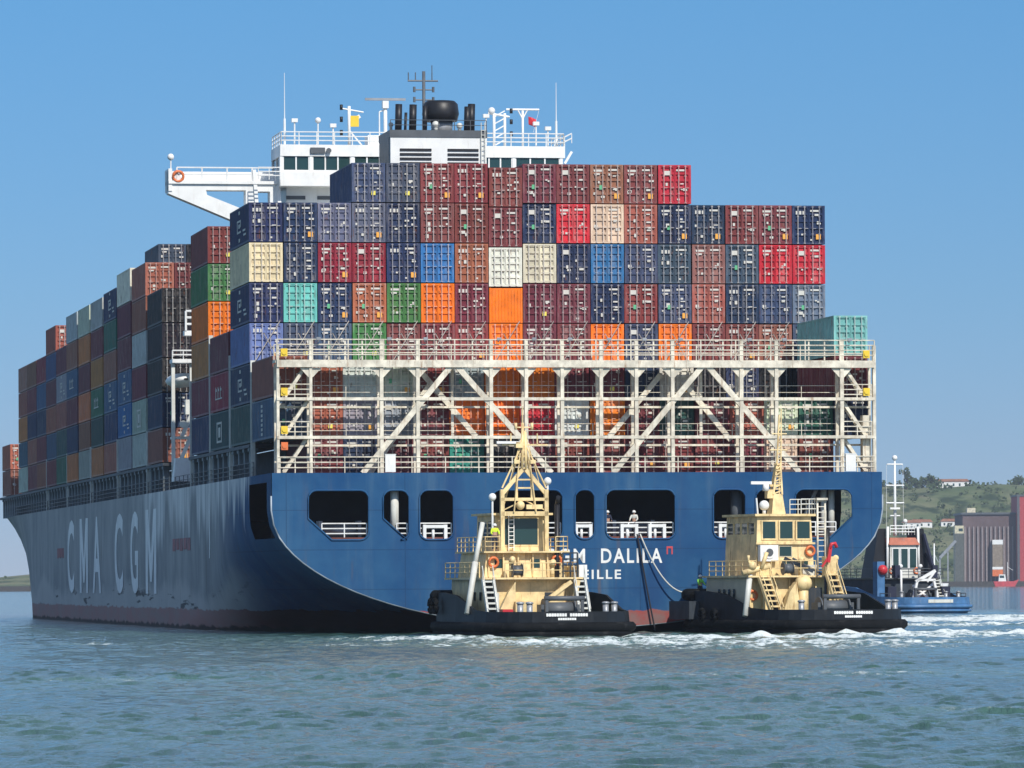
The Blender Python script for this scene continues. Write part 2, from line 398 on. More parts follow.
for px, s in ((345, 1), (525, 1), (640, -1), (725, 1)):              # mooring winches
    b = MB(); x = pv(px); b.tube((x - 1.2, 4, 7.2), (x + 1.2, 4, 7.2), .6, 14); b.box(x - 1.5, x - 1.25, 3.3, 4.7, 6.35, 7.9); b.box(x + 1.25, x + 1.5, 3.3, 4.7, 6.35, 7.9); b.tube((x - 2.2, 4, 7.2), (x + 2.2, 4, 7.2), .2, 10)
    b.build('mooring_winch', M['steel'], ship)

# ---------------- writing on the hull
def text_mesh(s, bold=.018, gap=1.25):
    cu = bpy.data.curves.new('t', 'FONT'); cu.body = s; cu.size = 1; cu.offset = bold; cu.space_character = gap; cu.extrude = .004; cu.resolution_u = 4
    ob = bpy.data.objects.new('t', cu); COL.objects.link(ob)
    dg = bpy.context.evaluated_depsgraph_get(); me = ob.evaluated_get(dg).to_mesh()
    V = np.array([v.co[:] for v in me.vertices]); Fc = [tuple(p.vertices) for p in me.polygons]
    ob.evaluated_get(dg).to_mesh_clear(); bpy.data.objects.remove(ob); bpy.data.curves.remove(cu)
    lo, hi = V.min(0), V.max(0); V[:, :2] = (V[:, :2] - lo[:2]) / (hi[:2] - lo[:2])
    return V, Fc
def text(name, s, mat, parent, org, ax, ay, wd, ht, off, bold=.018):
    V, Fc = text_mesh(s, bold); org, ax, ay = Vector(org), Vector(ax), Vector(ay); n = ax.cross(ay)
    b = MB(); b.add([org + ax * (v[0] * wd) + ay * (v[1] * ht) + n * (off + v[2]) for v in V], Fc)
    return b.build(name, mat, parent)
def mark(name, mat, parent, strokes, col=None):
    b = MB()
    for s in strokes: b.box(*s)
    return b.build(name, mat, parent, col=col)
fad = painted('faded_hull_lettering', (.90, .90, .87), .8, var=.10, dirt=(.4, .4, .4), dirt_amt=.4, scale=.5, spec=.08)  # lettering whitened further to offset the shade on the port side
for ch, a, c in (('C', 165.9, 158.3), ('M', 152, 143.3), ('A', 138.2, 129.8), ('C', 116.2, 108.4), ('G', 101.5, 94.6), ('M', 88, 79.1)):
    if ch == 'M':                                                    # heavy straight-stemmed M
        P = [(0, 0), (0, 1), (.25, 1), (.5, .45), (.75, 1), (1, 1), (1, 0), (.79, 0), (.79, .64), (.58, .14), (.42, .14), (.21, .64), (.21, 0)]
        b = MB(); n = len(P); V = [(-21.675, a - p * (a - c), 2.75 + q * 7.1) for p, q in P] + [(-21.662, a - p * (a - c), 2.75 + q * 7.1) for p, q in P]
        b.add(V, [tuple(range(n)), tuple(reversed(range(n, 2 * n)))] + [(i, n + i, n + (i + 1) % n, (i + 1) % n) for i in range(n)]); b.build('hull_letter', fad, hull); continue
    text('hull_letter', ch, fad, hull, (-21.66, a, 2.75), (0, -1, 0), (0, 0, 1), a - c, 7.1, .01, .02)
for word, xa, xb in (('CMA CGM', 492, 582), ('DALILA', 598, 659.5)):
    text('stern_name', word, M['letter'], transom, (pv(xa), -.12, pz(563.5)), (1, 0, 0), (0, 0, 1), pv(xb) - pv(xa), 1.02, .012, .02)
text('home_port', 'MARSEILLE', M['letter'], transom, (pv(536), -.12, pz(579.5)), (1, 0, 0), (0, 0, 1), pv(618) - pv(536), .66, .012, .02)
redm = painted('red_marking', (.5, .06, .07), .6, var=.2)
x = pv(667)
mark('tug_mark', redm, transom, [(x - .22, x - .12, -.135, -.122, pz(555), pz(547)), (x + .12, x + .22, -.135, -.122, pz(555), pz(547)), (x - .118, x + .118, -.135, -.122, pz(549), pz(547))])
mark('draft_dash', M['letter'], transom, [(pv(670), pv(683), -.135, -.122, pz(604.5), pz(603))])
for u0, u1, zz in ((66, 52, 6.2), (178, 170, 6.2)):                   # faded red TUG marks with dashes
    bm_ = MB()
    n = 5
    for k in range(n):
        a = u0 + (u1 - u0) * k / n; e = u0 + (u1 - u0) * (k + .8) / n
        bm_.box(-21.674, -21.662, e, a, zz + .1 * (k % 2), zz + 1.0)
    bm_.build('tug_mark', painted('faded_red_marking', (.30, .07, .075), .6, var=.3, dirt=(.13, .16, .19), dirt_amt=.8, streak=False), hull)
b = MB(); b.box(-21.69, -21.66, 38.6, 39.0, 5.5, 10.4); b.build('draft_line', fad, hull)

# ---------------- deck edge: coaming, lashing posts, rails
b = MB(); b.box(-18.7, 18.7, 15.5, 236, DECK, 13.3); b.build('hatch_coaming', M['deckdark'], ship)
for sgn in (-1, 1):
    b = MB(); b.rail([(sgn * 21.2, 14, DECK), (sgn * 21.2, 240, DECK)], 1.05, 3, 3.2, .03, .035); b.build('deck_railing', M['darkgrey'], ship)
b = MB(); b.box(-21.3, -18.72, 15.8, 57, 13.35, 13.6); b.box(18.72, 21.3, 15.8, 57, 13.35, 13.6); b.box(-21.3, -18.72, 77, 262, 13.35, 13.6); b.box(18.72, 21.3, 77, 262, 13.35, 13.6); b.build('stanchion_beam', M['deckdark'], ship)
stmesh = MB().box(-.25, .25, -.3, .3, 0, 2.15).box(-.32, .32, -.55, .55, 1.9, 2.14).mesh('lashing_post', painted('post_paint', (.16, .2, .22), .6, var=.4, dirt=(.35, .37, .38), dirt_amt=.6))
for sgn in (-1, 1):
    u = 17
    while u < 260:
        if not 57 < u < 77: inst('lashing_post', stmesh, ship, (sgn * 20.9, u, DECK))
        u += 3.4
for u, zt_ in ((15.3, 19.6), (28.9, 20.5), (42.35, 22.6), (56.2, 19.6), (91.0, 16.6), (118.0, 16.6), (145.0, 16.6), (171.2, 16.6), (196.2, 16.6)):      # pale lashing bridge uprights in the gaps between stacks
    for sgn in (-1, 1): MB().box(sgn * 21.1 - .16, sgn * 21.1 + .16, u - .12, u + .12, DECK, zt_).build('bridge_upright', M['offwhite'], ship)
b = MB()                                                             # fore stanchions and breakwater region
b.box(-12, 12, 262, 263, DECK, 16); b.build('breakwater', M['deckdark'], ship)

# ---------------- lashing bridge / stern gallery
lb = MB(); lb.box(-21.3, 21.3, .3, 1.9, 18.85, 19.05); gal = lb.build('stern_gallery', M['cream'], ship)
ZB, ZT = DECK, 19.0
postx = [(278.5, .26), (311, .28), (381, .34), (417, .34), (490, .34), (525, .34), (561, .34), (600, .34), (635.5, .34), (672, .34), (741.5, .36), (777, .34), (843.5, .36), (876.5, .3)]
for px, wd in postx:
    wd *= .72
    b = MB(); x = pv(px); b.box(x - wd / 2, x + wd / 2, .2, .55, ZB, 20.45 if 300 < px < 860 else 20.1); b.build('post', M['cream'], gal)
    b = MB(); b.box(x - wd * .4, x + wd * .4, 1.75, 2.05, ZB, ZT - .2); b.build('inner_post', M['cream'], gal)
for y in (363.5,): b = MB(); b.box(-21.2, 21.2, .1, .7, pz(367.5), pz(360.5)); b.build('girder', M['cream'], gal)
for y in (399, 437.3):
    b = MB(); b.box(-21.2, 21.2, .15, .5, pz(y) - .105, pz(y) + .105); b.build('girder', M['cream'], gal)
    b = MB(); b.box(-21.2, 21.2, 1.65, 1.95, pz(y) - .6, pz(y) - .46); b.build('inner_girder', M['cream'], gal)
    b = MB(); b.rail([(-18.7, 1.5, pz(y) + .02), (18.7, 1.5, pz(y) + .02)], .95, 2, 2.49, .022, .028); b.build('inner_railing', M['cream'], gal)
    b = MB(); b.box(-21.1, -18.9, .5, 1.7, pz(y) - .1, pz(y) + .02); b.box(18.9, 21.1, .5, 1.7, pz(y) - .1, pz(y) + .02); b.build('stair_landing', M['cream'], gal)
for (xa, ya), (xb, yb) in (((362, 473), (452, 364)), ((454, 364), (550, 473)), ((612, 473), (704, 364)), ((706, 364), (800, 473))):
    b = MB(); b.bar((pv(xa), .38, pz(ya)), (pv(xb), .38, pz(yb)), .26, .38); b.build('brace', M['cream'], gal)
for (xa, ya), (xb, yb) in (((372, 473), (432, 384)), ((424, 372), (478, 436)), ((612, 436), (664, 374)), ((690, 385), (735, 440))):
    b = MB(); b.bar((pv(xa), 1.85, pz(ya)), (pv(xb), 1.85, pz(yb)), .25, .36); b.build('inner_brace', M['cream'], gal)
for px in (454.5, 704.5): b = MB(); b.box(pv(px) - .1, pv(px) + .1, 1.7, 1.9, pz(437), ZT - .2); b.build('hanger', M['cream'], gal)
b = MB(); b.rail([(-21.2, .2, 19.06), (21.2, .2, 19.06)], 1.4, 4, 2.52, .04, .05); b.build('top_railing', M['cream'], gal)
b = MB(); b.rail([(-21.2, .2, DECK), (21.2, .2, DECK)], 1.1, 3, 2.4, .04, .045); b.build('deck_railing', M['cream'], gal)
b = MB(); b.rail([(-21.2, 1.8, 19.06), (21.2, 1.8, 19.06)], 1.1, 2, 2.52, .035, .04); b.build('top_railing', M['cream'], gal)
for sgn in (-1, 1):                                                   # stair towers at both corners
    for z0 in (11.2, 13.7, 16.3):
        b = MB(); b.rail([(sgn * 21.0, .25, z0), (sgn * 18.9, .25, z0)], 1.05, 3, 1.1, .04, .045); b.build('stair_railing', M['cream'], gal)
        b = MB(); a = Vector((sgn * 20.7, 1.0, z0)); c = Vector((sgn * 19.0, 1.0, z0 + 2.5))
        for dy in (-.35, .35): b.bar(a + Vector((0, dy, 0)), c + Vector((0, dy, 0)), .06, .22)
        for k in range(9): q = a.lerp(c, (k + .5) / 9); b.box(q.x - .14, q.x + .14, .65, 1.35, q.z - .02, q.z + .02)
        b.build('stair', M['cream'], gal)
for px, pys in ((284.5, (353, 392, 430, 446)), (868, (354, 392))):
    for k, y in enumerate(pys):
        b = MB(); x = pv(px); b.box(x - .23, x + .23, .02, .28, pz(y) - .27, pz(y) + .27); b.tube((x, 0, pz(y)), (x, -.04, pz(y)), .17, 10); b.build('lifebuoy_box', M['yellow'] if k < 3 else M['orange'], gal)
for px in (389, 851.5): b = MB(); x = pv(px); b.box(x - .36, x + .36, .02, .35, DECK + .05, DECK + 1.25); b.box(x - .39, x + .39, 0, .37, DECK + 1.25, DECK + 1.3); b.build('deck_locker', M['white'], gal)
b = MB(); b.box(pv(866), pv(874), .7, 1.5, DECK, 15.2); b.build('stair_wall', M['cream'], gal)

for px in (329, 345, 362, 398, 435.5, 471.5, 507, 543, 580, 617, 653, 688, 723, 759, 794, 810, 826):          # thin uprights, light brackets
    x = pv(px); MB().box(x - .045, x + .045, .25, .36, 19.05, 20.5).build('upright', M['cream'], gal)
for px in (311, 381, 417, 490, 525, 561, 600, 635.5, 672, 741.5, 777, 843.5):                             # gussets under the walkway
    x = pv(px); b = MB(); b.prism([(x - .75, 18.49), (x + .75, 18.49), (x + .16, 17.85), (x - .16, 17.85)], .3, .36); b.build('gusset', M['cream'], gal)
    b = MB(); b.tube((x + .5, .2, 20.3), (x + .5, -.1, 20.5), .05, 6); b.box(x + .35, x + .65, -.25, -.05, 20.4, 20.6); b.build('deck_light', M['steel'], gal)
rodm = painted('lashing_rod_steel', (.36, .33, .29), .5, var=.3)
for k in range(17):                                                                                      # lashing rods on the stern wall
    x = (k - 8) * 2.5
    b = MB(); b.tube((x - 1.1, 15.55, 19.2), (x + 1.0, 15.93, 22.5), .035, 5); b.tube((x + 1.1, 15.6, 19.2), (x - .2, 15.93, 21.6), .03, 5); b.build('lashing_rod', rodm, ship)
# ---------------- accommodation, bridge, funnel
def ux(x, u, v_only=True):   # pixel column -> starboard offset at distance u
    return 0
acc = MB().box(-11.15, 11.15, 66.5, 76, DECK, 36.3).box(-9, 9, 60, 66.5, DECK, 33).build('deckhouse', M['white'], ship)
for k in range(7):
    b = MB(); b.box(-11.22, 11.22, 66.2, 76.3, 14 + k * 2.9, 14.12 + k * 2.9); b.build('deck_edge', M['white'], acc)
for sgn in (-1, 1):
    for k in range(7):
        for j in range(3): b = MB(); yy = 68 + j * 3; b.box(sgn * 11.15 - .03, sgn * 11.15 + .03, yy, yy + 1.1, 14.9 + k * 2.9, 15.9 + k * 2.9); b.build('window', M['glass'], acc)
for x0 in (-11.2, -8.6): b = MB(); b.box(x0, x0 + 1.6, 66.44, 66.5, 35.3, 35.6); b.build('vent_grille', M['darkgrey'], acc)
wh = MB(); wh.box(-11.9, 11.9, 63.8, 70, 36.3, 37.45); wh.box(-11.9, 11.9, 63.8, 70, 38.75, 39.7); wh.box(-11.3, 11.3, 64.6, 69.4, 37.45, 38.75)
for x in (-11.8, -9.35, -5.9, -2.4, 1, 4.4, 7.6, 11.6): wh.box(x - .12, x + .12, 63.85, 64.6, 37.45, 38.75)
for y in (67, 69.8): wh.box(-11.88, -11.3, y - .12, y + .12, 37.45, 38.75); wh.box(11.3, 11.88, y - .12, y + .12, 37.45, 38.75)
wheel = wh.build('wheelhouse', M['white'], ship)
for x0, x1 in ((-11.65, -9.5), (-9.2, -6.05), (-5.75, -2.55), (-2.25, .85), (1.15, 4.25), (4.55, 7.45), (7.75, 11.45)):
    b = MB(); b.box(x0, x1, 63.98, 64.1, 37.6, 38.75); b.build('window', M['glass'], wheel)
    n = max(2, round((x1 - x0) / 1.1)); b = MB()
    for k in range(n + 1): xx = x0 + (x1 - x0) * k / n; b.box(xx - .06, xx + .06, 63.9, 63.975, 37.45, 38.75)
    b.box(x0, x1, 63.91, 63.97, 37.45, 37.62); b.build('window_frame', M['white'], wheel)
for y0, y1 in ((64.6, 66.9), (67.1, 69.7)):
    for sgn in (-1, 1): b = MB(); b.box(sgn * 11.72 - .05, sgn * 11.72 + .05, y0, y1, 37.45, 38.75); b.build('window', M['glass'], wheel)
b = MB(); b.box(-9.4, -8.2, 63.6, 63.8, 39.0, 39.45); b.tube((-7.9, 63.6, 39.2), (-7.9, 63.5, 39.2), .22, 10); b.build('floodlight', M['darkgrey'], wheel)
b = MB(); b.rail([(-11.8, 69.9, 39.7), (-11.8, 63.9, 39.7), (11.8, 63.9, 39.7), (11.8, 69.9, 39.7)], 1.05, 3, 1.5, .05, .05); b.build('roof_railing', M['white'], wheel)
b = MB(); b.bar((11.9, 64, 38.3), (12.5, 64, 39.3), .15, .2); b.rail([(11.9, 64, 39.7), (12.5, 64, 40.0)], .8, 2, .7, .06); b.build('roof_bracket', M['white'], wheel)
# bridge wings
for sgn in (-1, 1):
    outer = [(-21.0, 37.55), (-21.0, 35.7), (-15.2, 33.3), (-11.9, 33.3), (-11.9, 36.55), (-19.8, 36.75), (-20.3, 37.55)]
    hole = [[(-17.9, 36.0), (-17.8, 35.6), (-15.0, 34.5), (-14.6, 34.6), (-14.6, 36.0)], [(-13.9, 35.9), (-13.9, 33.9), (-12.6, 33.9), (-12.6, 35.9)]]
    if sgn > 0: outer = [(-x, z) for x, z in outer]; hole = [[(-x, z) for x, z in h] for h in hole]
    wing = plate(outer, hole, 71.0, 1.6, 'bridge_wing', M['white'], ship)
    b = MB(); xa, xb = sorted((sgn * 11.9, sgn * 21.0)); b.box(xa, xb, 70.0, 73, 36.5, 36.75); b.box(xa, xb, 72.8, 73, 36.75, 37.7); b.build('wing_deck', M['white'], wing)
    b = MB(); b.rail([(sgn * 20.3, 70.2, 36.75), (sgn * 12, 70.2, 36.75)], 1.1, 2, 1.9, .06, .07); b.build('wing_railing', M['white'], wing)
    b = MB(); b.box(min(sgn * 21.0, sgn * 20.7), max(sgn * 21.0, sgn * 20.7), 70.1, 73, 35.9, 37.75); (b.tube((sgn * 20.8, 70.2, 37.6), (sgn * 20.8, 70.2, 38.6), .06, 6), b.ball((sgn * 20.8, 70.2, 38.7), .28)) if sgn < 0 else None; b.build('wing_end', M['white'], wing)
    b = MB(); b.path([(sgn * (20.2 + .42 * math.cos(t)), 70.05, 37.1 + .42 * math.sin(t)) for t in [2 * math.pi * k / 14 for k in range(14)]], .12, 6, True); b.build('lifebuoy', M['orange'], wing)
b = MB(); b.box(-13.6, -12.2, 64, 70, 33.0, 33.2)
for k in range(2): b.bar((-13.6 + k * 1.9, 66, 33.2), (-13.9 + k * 1.9, 66, 37.7), .3, .3)
b.rail([(-13.8, 64, 36.75), (-12, 64, 36.75)], 1, 3, .9, .05); b.build('wing_ladder', M['white'], ship)
# funnel casing
fc = MB(); fc.box(-5.0, 2.75, 57, 63.2, DECK, 39.1); fun = fc.build('funnel_casing', M['white'], ship)
b = MB(); b.box(-5.06, 2.81, 56.94, 63.3, 39.1, 39.68); b.box(-5.06, -5.01, 57.5, 63, 34, 39.1); b.build('funnel_band', M['darkgrey'], fun)
for x0, x1 in ((-4.25, -1.7), (-.4, 2.1)):
    for k in range(6): b = MB(); b.box(x0, x1, 56.93, 56.998, 38.2 - k * .36 - .2, 38.2 - k * .36); b.build('louvre', M['black'], fun)
for x, r, h, y in ((-4.2, .28, 2.15, 58.2), (-3.6, .12, 1.5, 58.4), (-3.0, .3, 2.15, 58.5), (-1.95, .2, 2.1, 59), (1.35, .25, 2.0, 58.2), (1.75, .3, 2.25, 58.6)):
    b = MB(); b.tube((x, y, 39.68), (x + .06, y, 39.68 + h), r, 12); b.build('exhaust_pipe', M['black'], fun)
b = MB(); b.lathe([(.85, 39.68), (.9, 40.6)], (-.4, 60, 0), 20); b.build('exhaust_base', M['steel'], fun)
b = MB(); b.lathe([(1.35, 40.62), (1.5, 41.2), (1.4, 42.0), (1.15, 42.25)], (-.5, 60, 0), 24); b.build('exhaust_stack', M['black'], fun)
for k, (x, y, z, r) in enumerate(((-1.2, 58, 40.2, .3), (.7, 57.8, 40.1, .25), (-4.6, 59.5, 40.3, .2))): b = MB(); b.tube((x, y, 39.68), (x, y, z), r * .6, 8); b.ball((x, y, z), r); b.build('vent', M['offwhite'], fun)
b = MB()
for x in (2.3, 2.6): b.tube((x, 56.85, 33), (x, 56.85, 40.3), .04, 5)
for k in range(18): b.box(2.3, 2.6, 56.83, 56.87, 33.2 + k * .38, 33.25 + k * .38)
b.build('ladder', M['offwhite'], fun)
b = MB(); b.rail([(-5, 57, 39.68), (2.75, 57, 39.68)], .8, 2, 1.3, .03, .035); b.build('casing_railing', M['darkgrey'], fun)
for x, h in ((-10.6, 1.9), (-7.4, 1.5), (4.0, 1.6), (5.4, 2.4), (9.6, 1.8), (10.6, 1.4)): b = MB(); b.tube((x, 64.6, 39.7), (x, 64.6, 39.7 + h), .07, 6); b.box(x - .25, x + .25, 64.4, 64.8, 39.7 + h, 40.0 + h); b.build('light_bracket', M['white'], wheel)
for x in (-3.5, 3.2): b = MB(); b.box(x - .8, x + .8, 66, 68, 39.7, 40.7); b.build('roof_locker', M['white'], wheel)
# masts
mk = MB(); mk.tube((.2, 70, 39.7), (.2, 70, 46.4), .14, 8)
mk.tube((-1.15, 70, 45.6), (1.4, 70, 45.6), .08, 6); mk.tube((-.6, 70, 44.85), (1, 70, 44.85), .06, 6); mk.tube((-.6, 70, 44.0), (1, 70, 44.0), .06, 6)
for x in (-1.1, -.5, .9): mk.tube((x, 70, 45.6), (x, 70, 46.3), .05, 6)
mk.tube((.9, 70, 45.6), (.9, 70, 46.9), .04, 6)
for x in (-.6, 1.0):
    for z in (44.85, 44.0): mk.tube((x, 70, z - .2), (x, 70, z + .25), .12, 6)
mk.build('signal_mast', M['darkgrey'], ship)
rm = MB(); rm.tube((-2.9, 68, 39.7), (-2.9, 68, 43.1), .16, 8); rm.tube((-3.4, 68, 40.8), (-3.4, 68, 42.8), .06, 6); rm.tube((-3.4, 68, 40.8), (-2.9, 68, 40.3), .06, 6); rm.tube((-3.4, 68, 42.8), (-2.9, 68, 43), .06, 6); radar = rm.build('radar_mast', M['white'], ship)
b = MB(); b.box(-3.15, -2.65, 67.7, 68.3, 43.1, 43.7); b.build('scanner_motor', M['white'], radar); b = MB(); b.box(-4.6, -1.2, 67.9, 68.1, 43.75, 43.95); b.build('scanner_bar', M['steel'], radar)
pm = MB(); pm.tube((-6.0, 65, 39.7), (-6.0, 65, 43), .13, 8); pm.tube((-6.6, 65, 42.8), (-4.8, 65, 42.5), .07, 6); pm.bar((-6, 65, 41), (-4.9, 65, 39.7), .12, .12); pm.bar((-6.0, 65, 41.6), (-5.1, 65, 42.2), .12, .3); port_mast = pm.build('light_mast', M['white'], ship)
for z in (42.9, 41.9, 40.8): b = MB(); b.tube((-6.65, 65, z - .22), (-6.65, 65, z + .22), .13, 8); b.build('navigation_light', M['black'], port_mast)
b = MB(); b.box(-5.9, -5.2, 64.9, 65.1, 41.3, 42.2); b.build('day_shape', M['yellow'], port_mast)
sm_ = MB(); 
for x in (6.3, 7.2): sm_.tube((x, 66, 39.7), (x, 66, 42.6), .12, 8)
for k in range(5): sm_.bar((6.3, 66, 39.9 + k * .6), (7.2, 66, 40.4 + k * .6), .1, .1)
sm_.tube((5.8, 66, 42.6), (7.6, 66, 42.3), .1, 6); sm_.ball((6.1, 66, 42.8), .3); sb_mast = sm_.build('light_mast', M['white'], ship)
for z in (42.8, 41.9, 40.9): b = MB(); b.tube((7.75, 66, z - .2), (7.75, 66, z + .2), .13, 8); b.build('navigation_light', M['black'], sb_mast)
ta = MB(); ta.tube((8.7, 68, 39.7), (8.7, 68, 43), .1, 8); ta.tube((7.3, 68, 43.1), (10.1, 68, 43.1), .09, 6); ta.tube((8.7, 68, 42.3), (8.3, 68, 43.05), .06, 6); ta.tube((8.7, 68, 42.3), (9.1, 68, 43.05), .06, 6); ta.tube((10.1, 68, 43.1), (9.6, 68, 41.2), .015, 4); ta.build('antenna_mast', M['white'], ship)
for x, y, z in ((-11.6, 66, 45.8), (11.2, 66, 45.2)):
    b = MB(); b.tube((x, y, 39.7), (x, y, 42), .1, 6); b.tube((x, y, 42), (x, y, z), .045, 6, .02); b.build('whip_antenna', M['white'], ship)
b = MB(); b.tube((-8.6, 65, 39.7), (-8.6, 65, 41.6), .06, 6); b.ball((-8.6, 65, 41.8), .25); b.build('satellite_dome', M['white'], ship)
def shift(o, dy): o.location.y += dy
for o in ship.children:
    k = o.name.split('.')[0]
    if k in ('deckhouse', 'wing_ladder'): shift(o, 8.2)
    elif k in ('wheelhouse', 'light_mast', 'signal_mast', 'radar_mast', 'antenna_mast', 'whip_antenna', 'satellite_dome'): shift(o, 9.0)
    if k == 'signal_mast': o.location.x += .8
    if k in ('radar_mast', 'antenna_mast', 'whip_antenna'): o.location.x += .35
    elif k == 'bridge_wing': shift(o, 4.0)
# lifeboat and embarkation gear at the port side of the deckhouse
lifeb = MB(); lifeb.smooth = True
prof = [(-3.6, .2), (-3.2, .9), (-2, 1.25), (0, 1.35), (2, 1.25), (3.2, .9), (3.6, .2)]
n = 12; V = []; Fs = []
for y, r in prof:
    for k in range(n): t = 2 * math.pi * k / n; V.append((-20.0 + r * .95 * math.cos(t), 74.0 + y * .9, 20.3 + r * .45 * math.sin(t)))
for i in range(len(prof) - 1):
    for k in range(n): Fs.append((i * n + k, i * n + (k + 1) % n, (i + 1) * n + (k + 1) % n, (i + 1) * n + k))
lifeb.add(V, Fs); lifeb.build('lifeboat', M['white'], ship)
b = MB(); b.box(-21.2, -18.5, 69.8, 72, 21.6, 21.9); b.rail([(-21.2, 69.9, 21.9), (-18.5, 69.9, 21.9)], .7, 2, 1, .06); b.build('boat_platform', M['white'], ship)
b = MB(); b.rail([(-19.9, 71.6, 24.3), (-18.8, 71.6, 24.3)], 1.6, 3, .55, .1, .1); b.box(-20.0, -18.7, 71.6, 73, 23.9, 24.3); b.build('boat_platform', M['white'], ship)
b = MB()
for x in (-21.1, -19.6, -18.5): b.box(x - .14, x + .14, 70.2, 70.6, 12, 21.6)
b.box(-21.2, -18.4, 70.3, 72, 15.4, 15.6); b.bar((-21, 70.3, 12.5), (-19.3, 70.3, 16.5), .25, .3); b.bar((-20.4, 70.3, 15.6), (-19.2, 70.3, 18.4), .3, .3); b.tube((-20.3, 70.5, 16.6), (-20.3, 70.1, 16.6), .3, 12); b.box(-20.1, -19.2, 70.2, 71, 17.4, 18.6)
b.build('davit', M['offwhite'], ship)
b = MB(); b.taper((-21.3, -19.0, 68.5, 70, 11.9), (-21.1, -18.5, 68.5, 70, 13.8)); b.build('gangway_box', M['white'], ship)
b = MB(); b.box(-18.6, 18.6, 57.5, 76.5, DECK, 13.2); b.build('deckhouse_base', M['deckdark'], ship)

# ------------------------------------------------------------------ containers
CLEN, CW, CH = 12.19, 2.438, 2.82
C = dict(navy=(.018, .034, .088), slate=(.05, .075, .125), greyblue=(.10, .13, .18), maroon=(.215, .047, .045), wine=(.16, .034, .045), brown=(.28, .10, .065),
         rust=(.40, .11, .07), red=(.50, .022, .040), crimson=(.23, .018, .034), orange=(.80, .195, .012), green=(.055, .19, .055), mint=(.17, .50, .40), teal=(.035, .24, .19),
         cream=(.68, .58, .40), white=(.66, .66, .60), blue=(.03, .15, .42), midblue=(.022, .15, .34), peri=(.13, .18, .42), grey=(.30, .32, .33), black=(.014, .014, .018),
         pinkbrown=(.30, .13, .11), greygreen=(.42, .47, .40), steel=(.045, .10, .18), darkgreen=(.03, .075, .07), dkgreen=(.03, .13, .075), ochre=(.50, .175, .05))
CN = dict(navy='navy blue', slate='slate blue', greyblue='greyish blue', maroon='maroon', wine='dark wine red', brown='brown', rust='rusty red', red='bright red', crimson='crimson', orange='orange', green='green',
          mint='mint green', teal='teal green', cream='cream', white='off-white', blue='bright blue', midblue='mid blue', peri='periwinkle blue', grey='grey', black='black', pinkbrown='pinkish brown',
          greygreen='pale grey-green', steel='steel blue', darkgreen='dark slate green', dkgreen='dark green', ochre='ochre brown')
def body_mesh(h, L):
    b = MB(); hw = CW / 2
    for sx in (-1, 1):
        for y0 in (0, L - .14): b.box(min(sx * hw, sx * (hw - .13)), max(sx * hw, sx * (hw - .13)), y0, y0 + .14, 0, h)
        b.box(min(sx * hw, sx * (hw - .08)), max(sx * hw, sx * (hw - .08)), .14, L - .14, 0, .16)
        b.box(min(sx * hw, sx * (hw - .08)), max(sx * hw, sx * (hw - .08)), .14, L - .14, h - .1, h)
        n = int(L / .56); V = []; Fs = []; y = .14; st = (L - .28) / n
        for i in range(n):
            for dy, d in ((0, .01), (.28, .01), (.42, .055), (.86, .055)):
                yy = y + i * st + dy * st; V += [(sx * (hw - d), yy, .16), (sx * (hw - d), yy, h - .1)]
        V += [(sx * (hw - .01), L - .14, .16), (sx * (hw - .01), L - .14, h - .1)]
        Fs = [(2 * i, 2 * i + 1, 2 * i + 3, 2 * i + 2) for i in range(len(V) // 2 - 1)]
        b.add(V, Fs)
    b.box(-hw + .13, hw - .13, L - .10, L - .04, .02, h - .02)           # front end wall
    for k in range(9): x = -hw + .25 + k * .235; b.box(x, x + .1, L - .039, L - .005, .15, h - .12)
    b.box(-hw + .08, hw - .08, .14, L - .14, h - .05, h - .02)
    b.box(-hw + .08, hw - .08, .14, L - .14, .03, .12)
    b.box(-hw + .13, hw - .13, .0, .14, 0, .11); b.box(-hw + .13, hw - .13, .0, .14, h - .11, h)   # sill and header
    return b.mesh('body', M['cont'])
def door_mesh(h, side, seed):
    rnd = random.Random(seed * 2 + (side > 0)); b = MB(); x0, x1 = (-1.085, -.012) if side < 0 else (.012, 1.085)
    b.box(x0, x1, .12, .16, .12, h - .12)
    for x in (x0, x1 - .07): b.box(x, x + .07, .02, .12, .12, h - .12)
    nr = 5
    for k in range(nr + 1):
        z = .12 + (h - .24 - .07) * k / nr; b.box(x0 + .07, x1 - .07, .03, .119, z, z + .07 if k in (0, nr) else z + .16)
    def patch(x, z, w_, h_, m=1):
        b.cur = m; b.box(x, min(x + w_, x1 - .04), .006, .018, z, z + h_); b.cur = 0
    if seed == 0: return b.mesh('door', M['cont'])
    if side > 0:
        if rnd.random() < .85: patch(.12, h - .45, rnd.uniform(.5, .8), .13); 
        for r in range(rnd.randrange(2, 6)):
            z = rnd.uniform(.9, h - .7); patch(rnd.choice((.13, .42, .45, .62)), z, rnd.uniform(.12, .4), rnd.uniform(.06, .16))
        if rnd.random() < .5: patch(rnd.uniform(.1, .3), .25, .2, .12)
        q = rnd.random()
        if q < .3: patch(.55, .35, .36, .38, 2)
        elif q < .4: patch(.2, .5, .3, .3, 3)
    else:
        q = rnd.random()
        if q < .3: patch(-.85, h - .75, .5, .32)
        elif q < .6: patch(-.95, h - .52, .7, .15); patch(-.9, h - .75, .4, .12)
        elif q < .8:
            for k in range(3): patch(-.95 + k * .25, h - .65, .16, .25)
        for k in range(rnd.randrange(1, 4)): patch(rnd.uniform(-1, -.4), rnd.uniform(.3, 1.7), rnd.uniform(.12, .28), rnd.uniform(.1, .28))
        if rnd.random() < .22: patch(-.55, 1.0, .2, .32, 4)
    return b.mesh('door', [M['cont'], decw, deco, decy, decg])
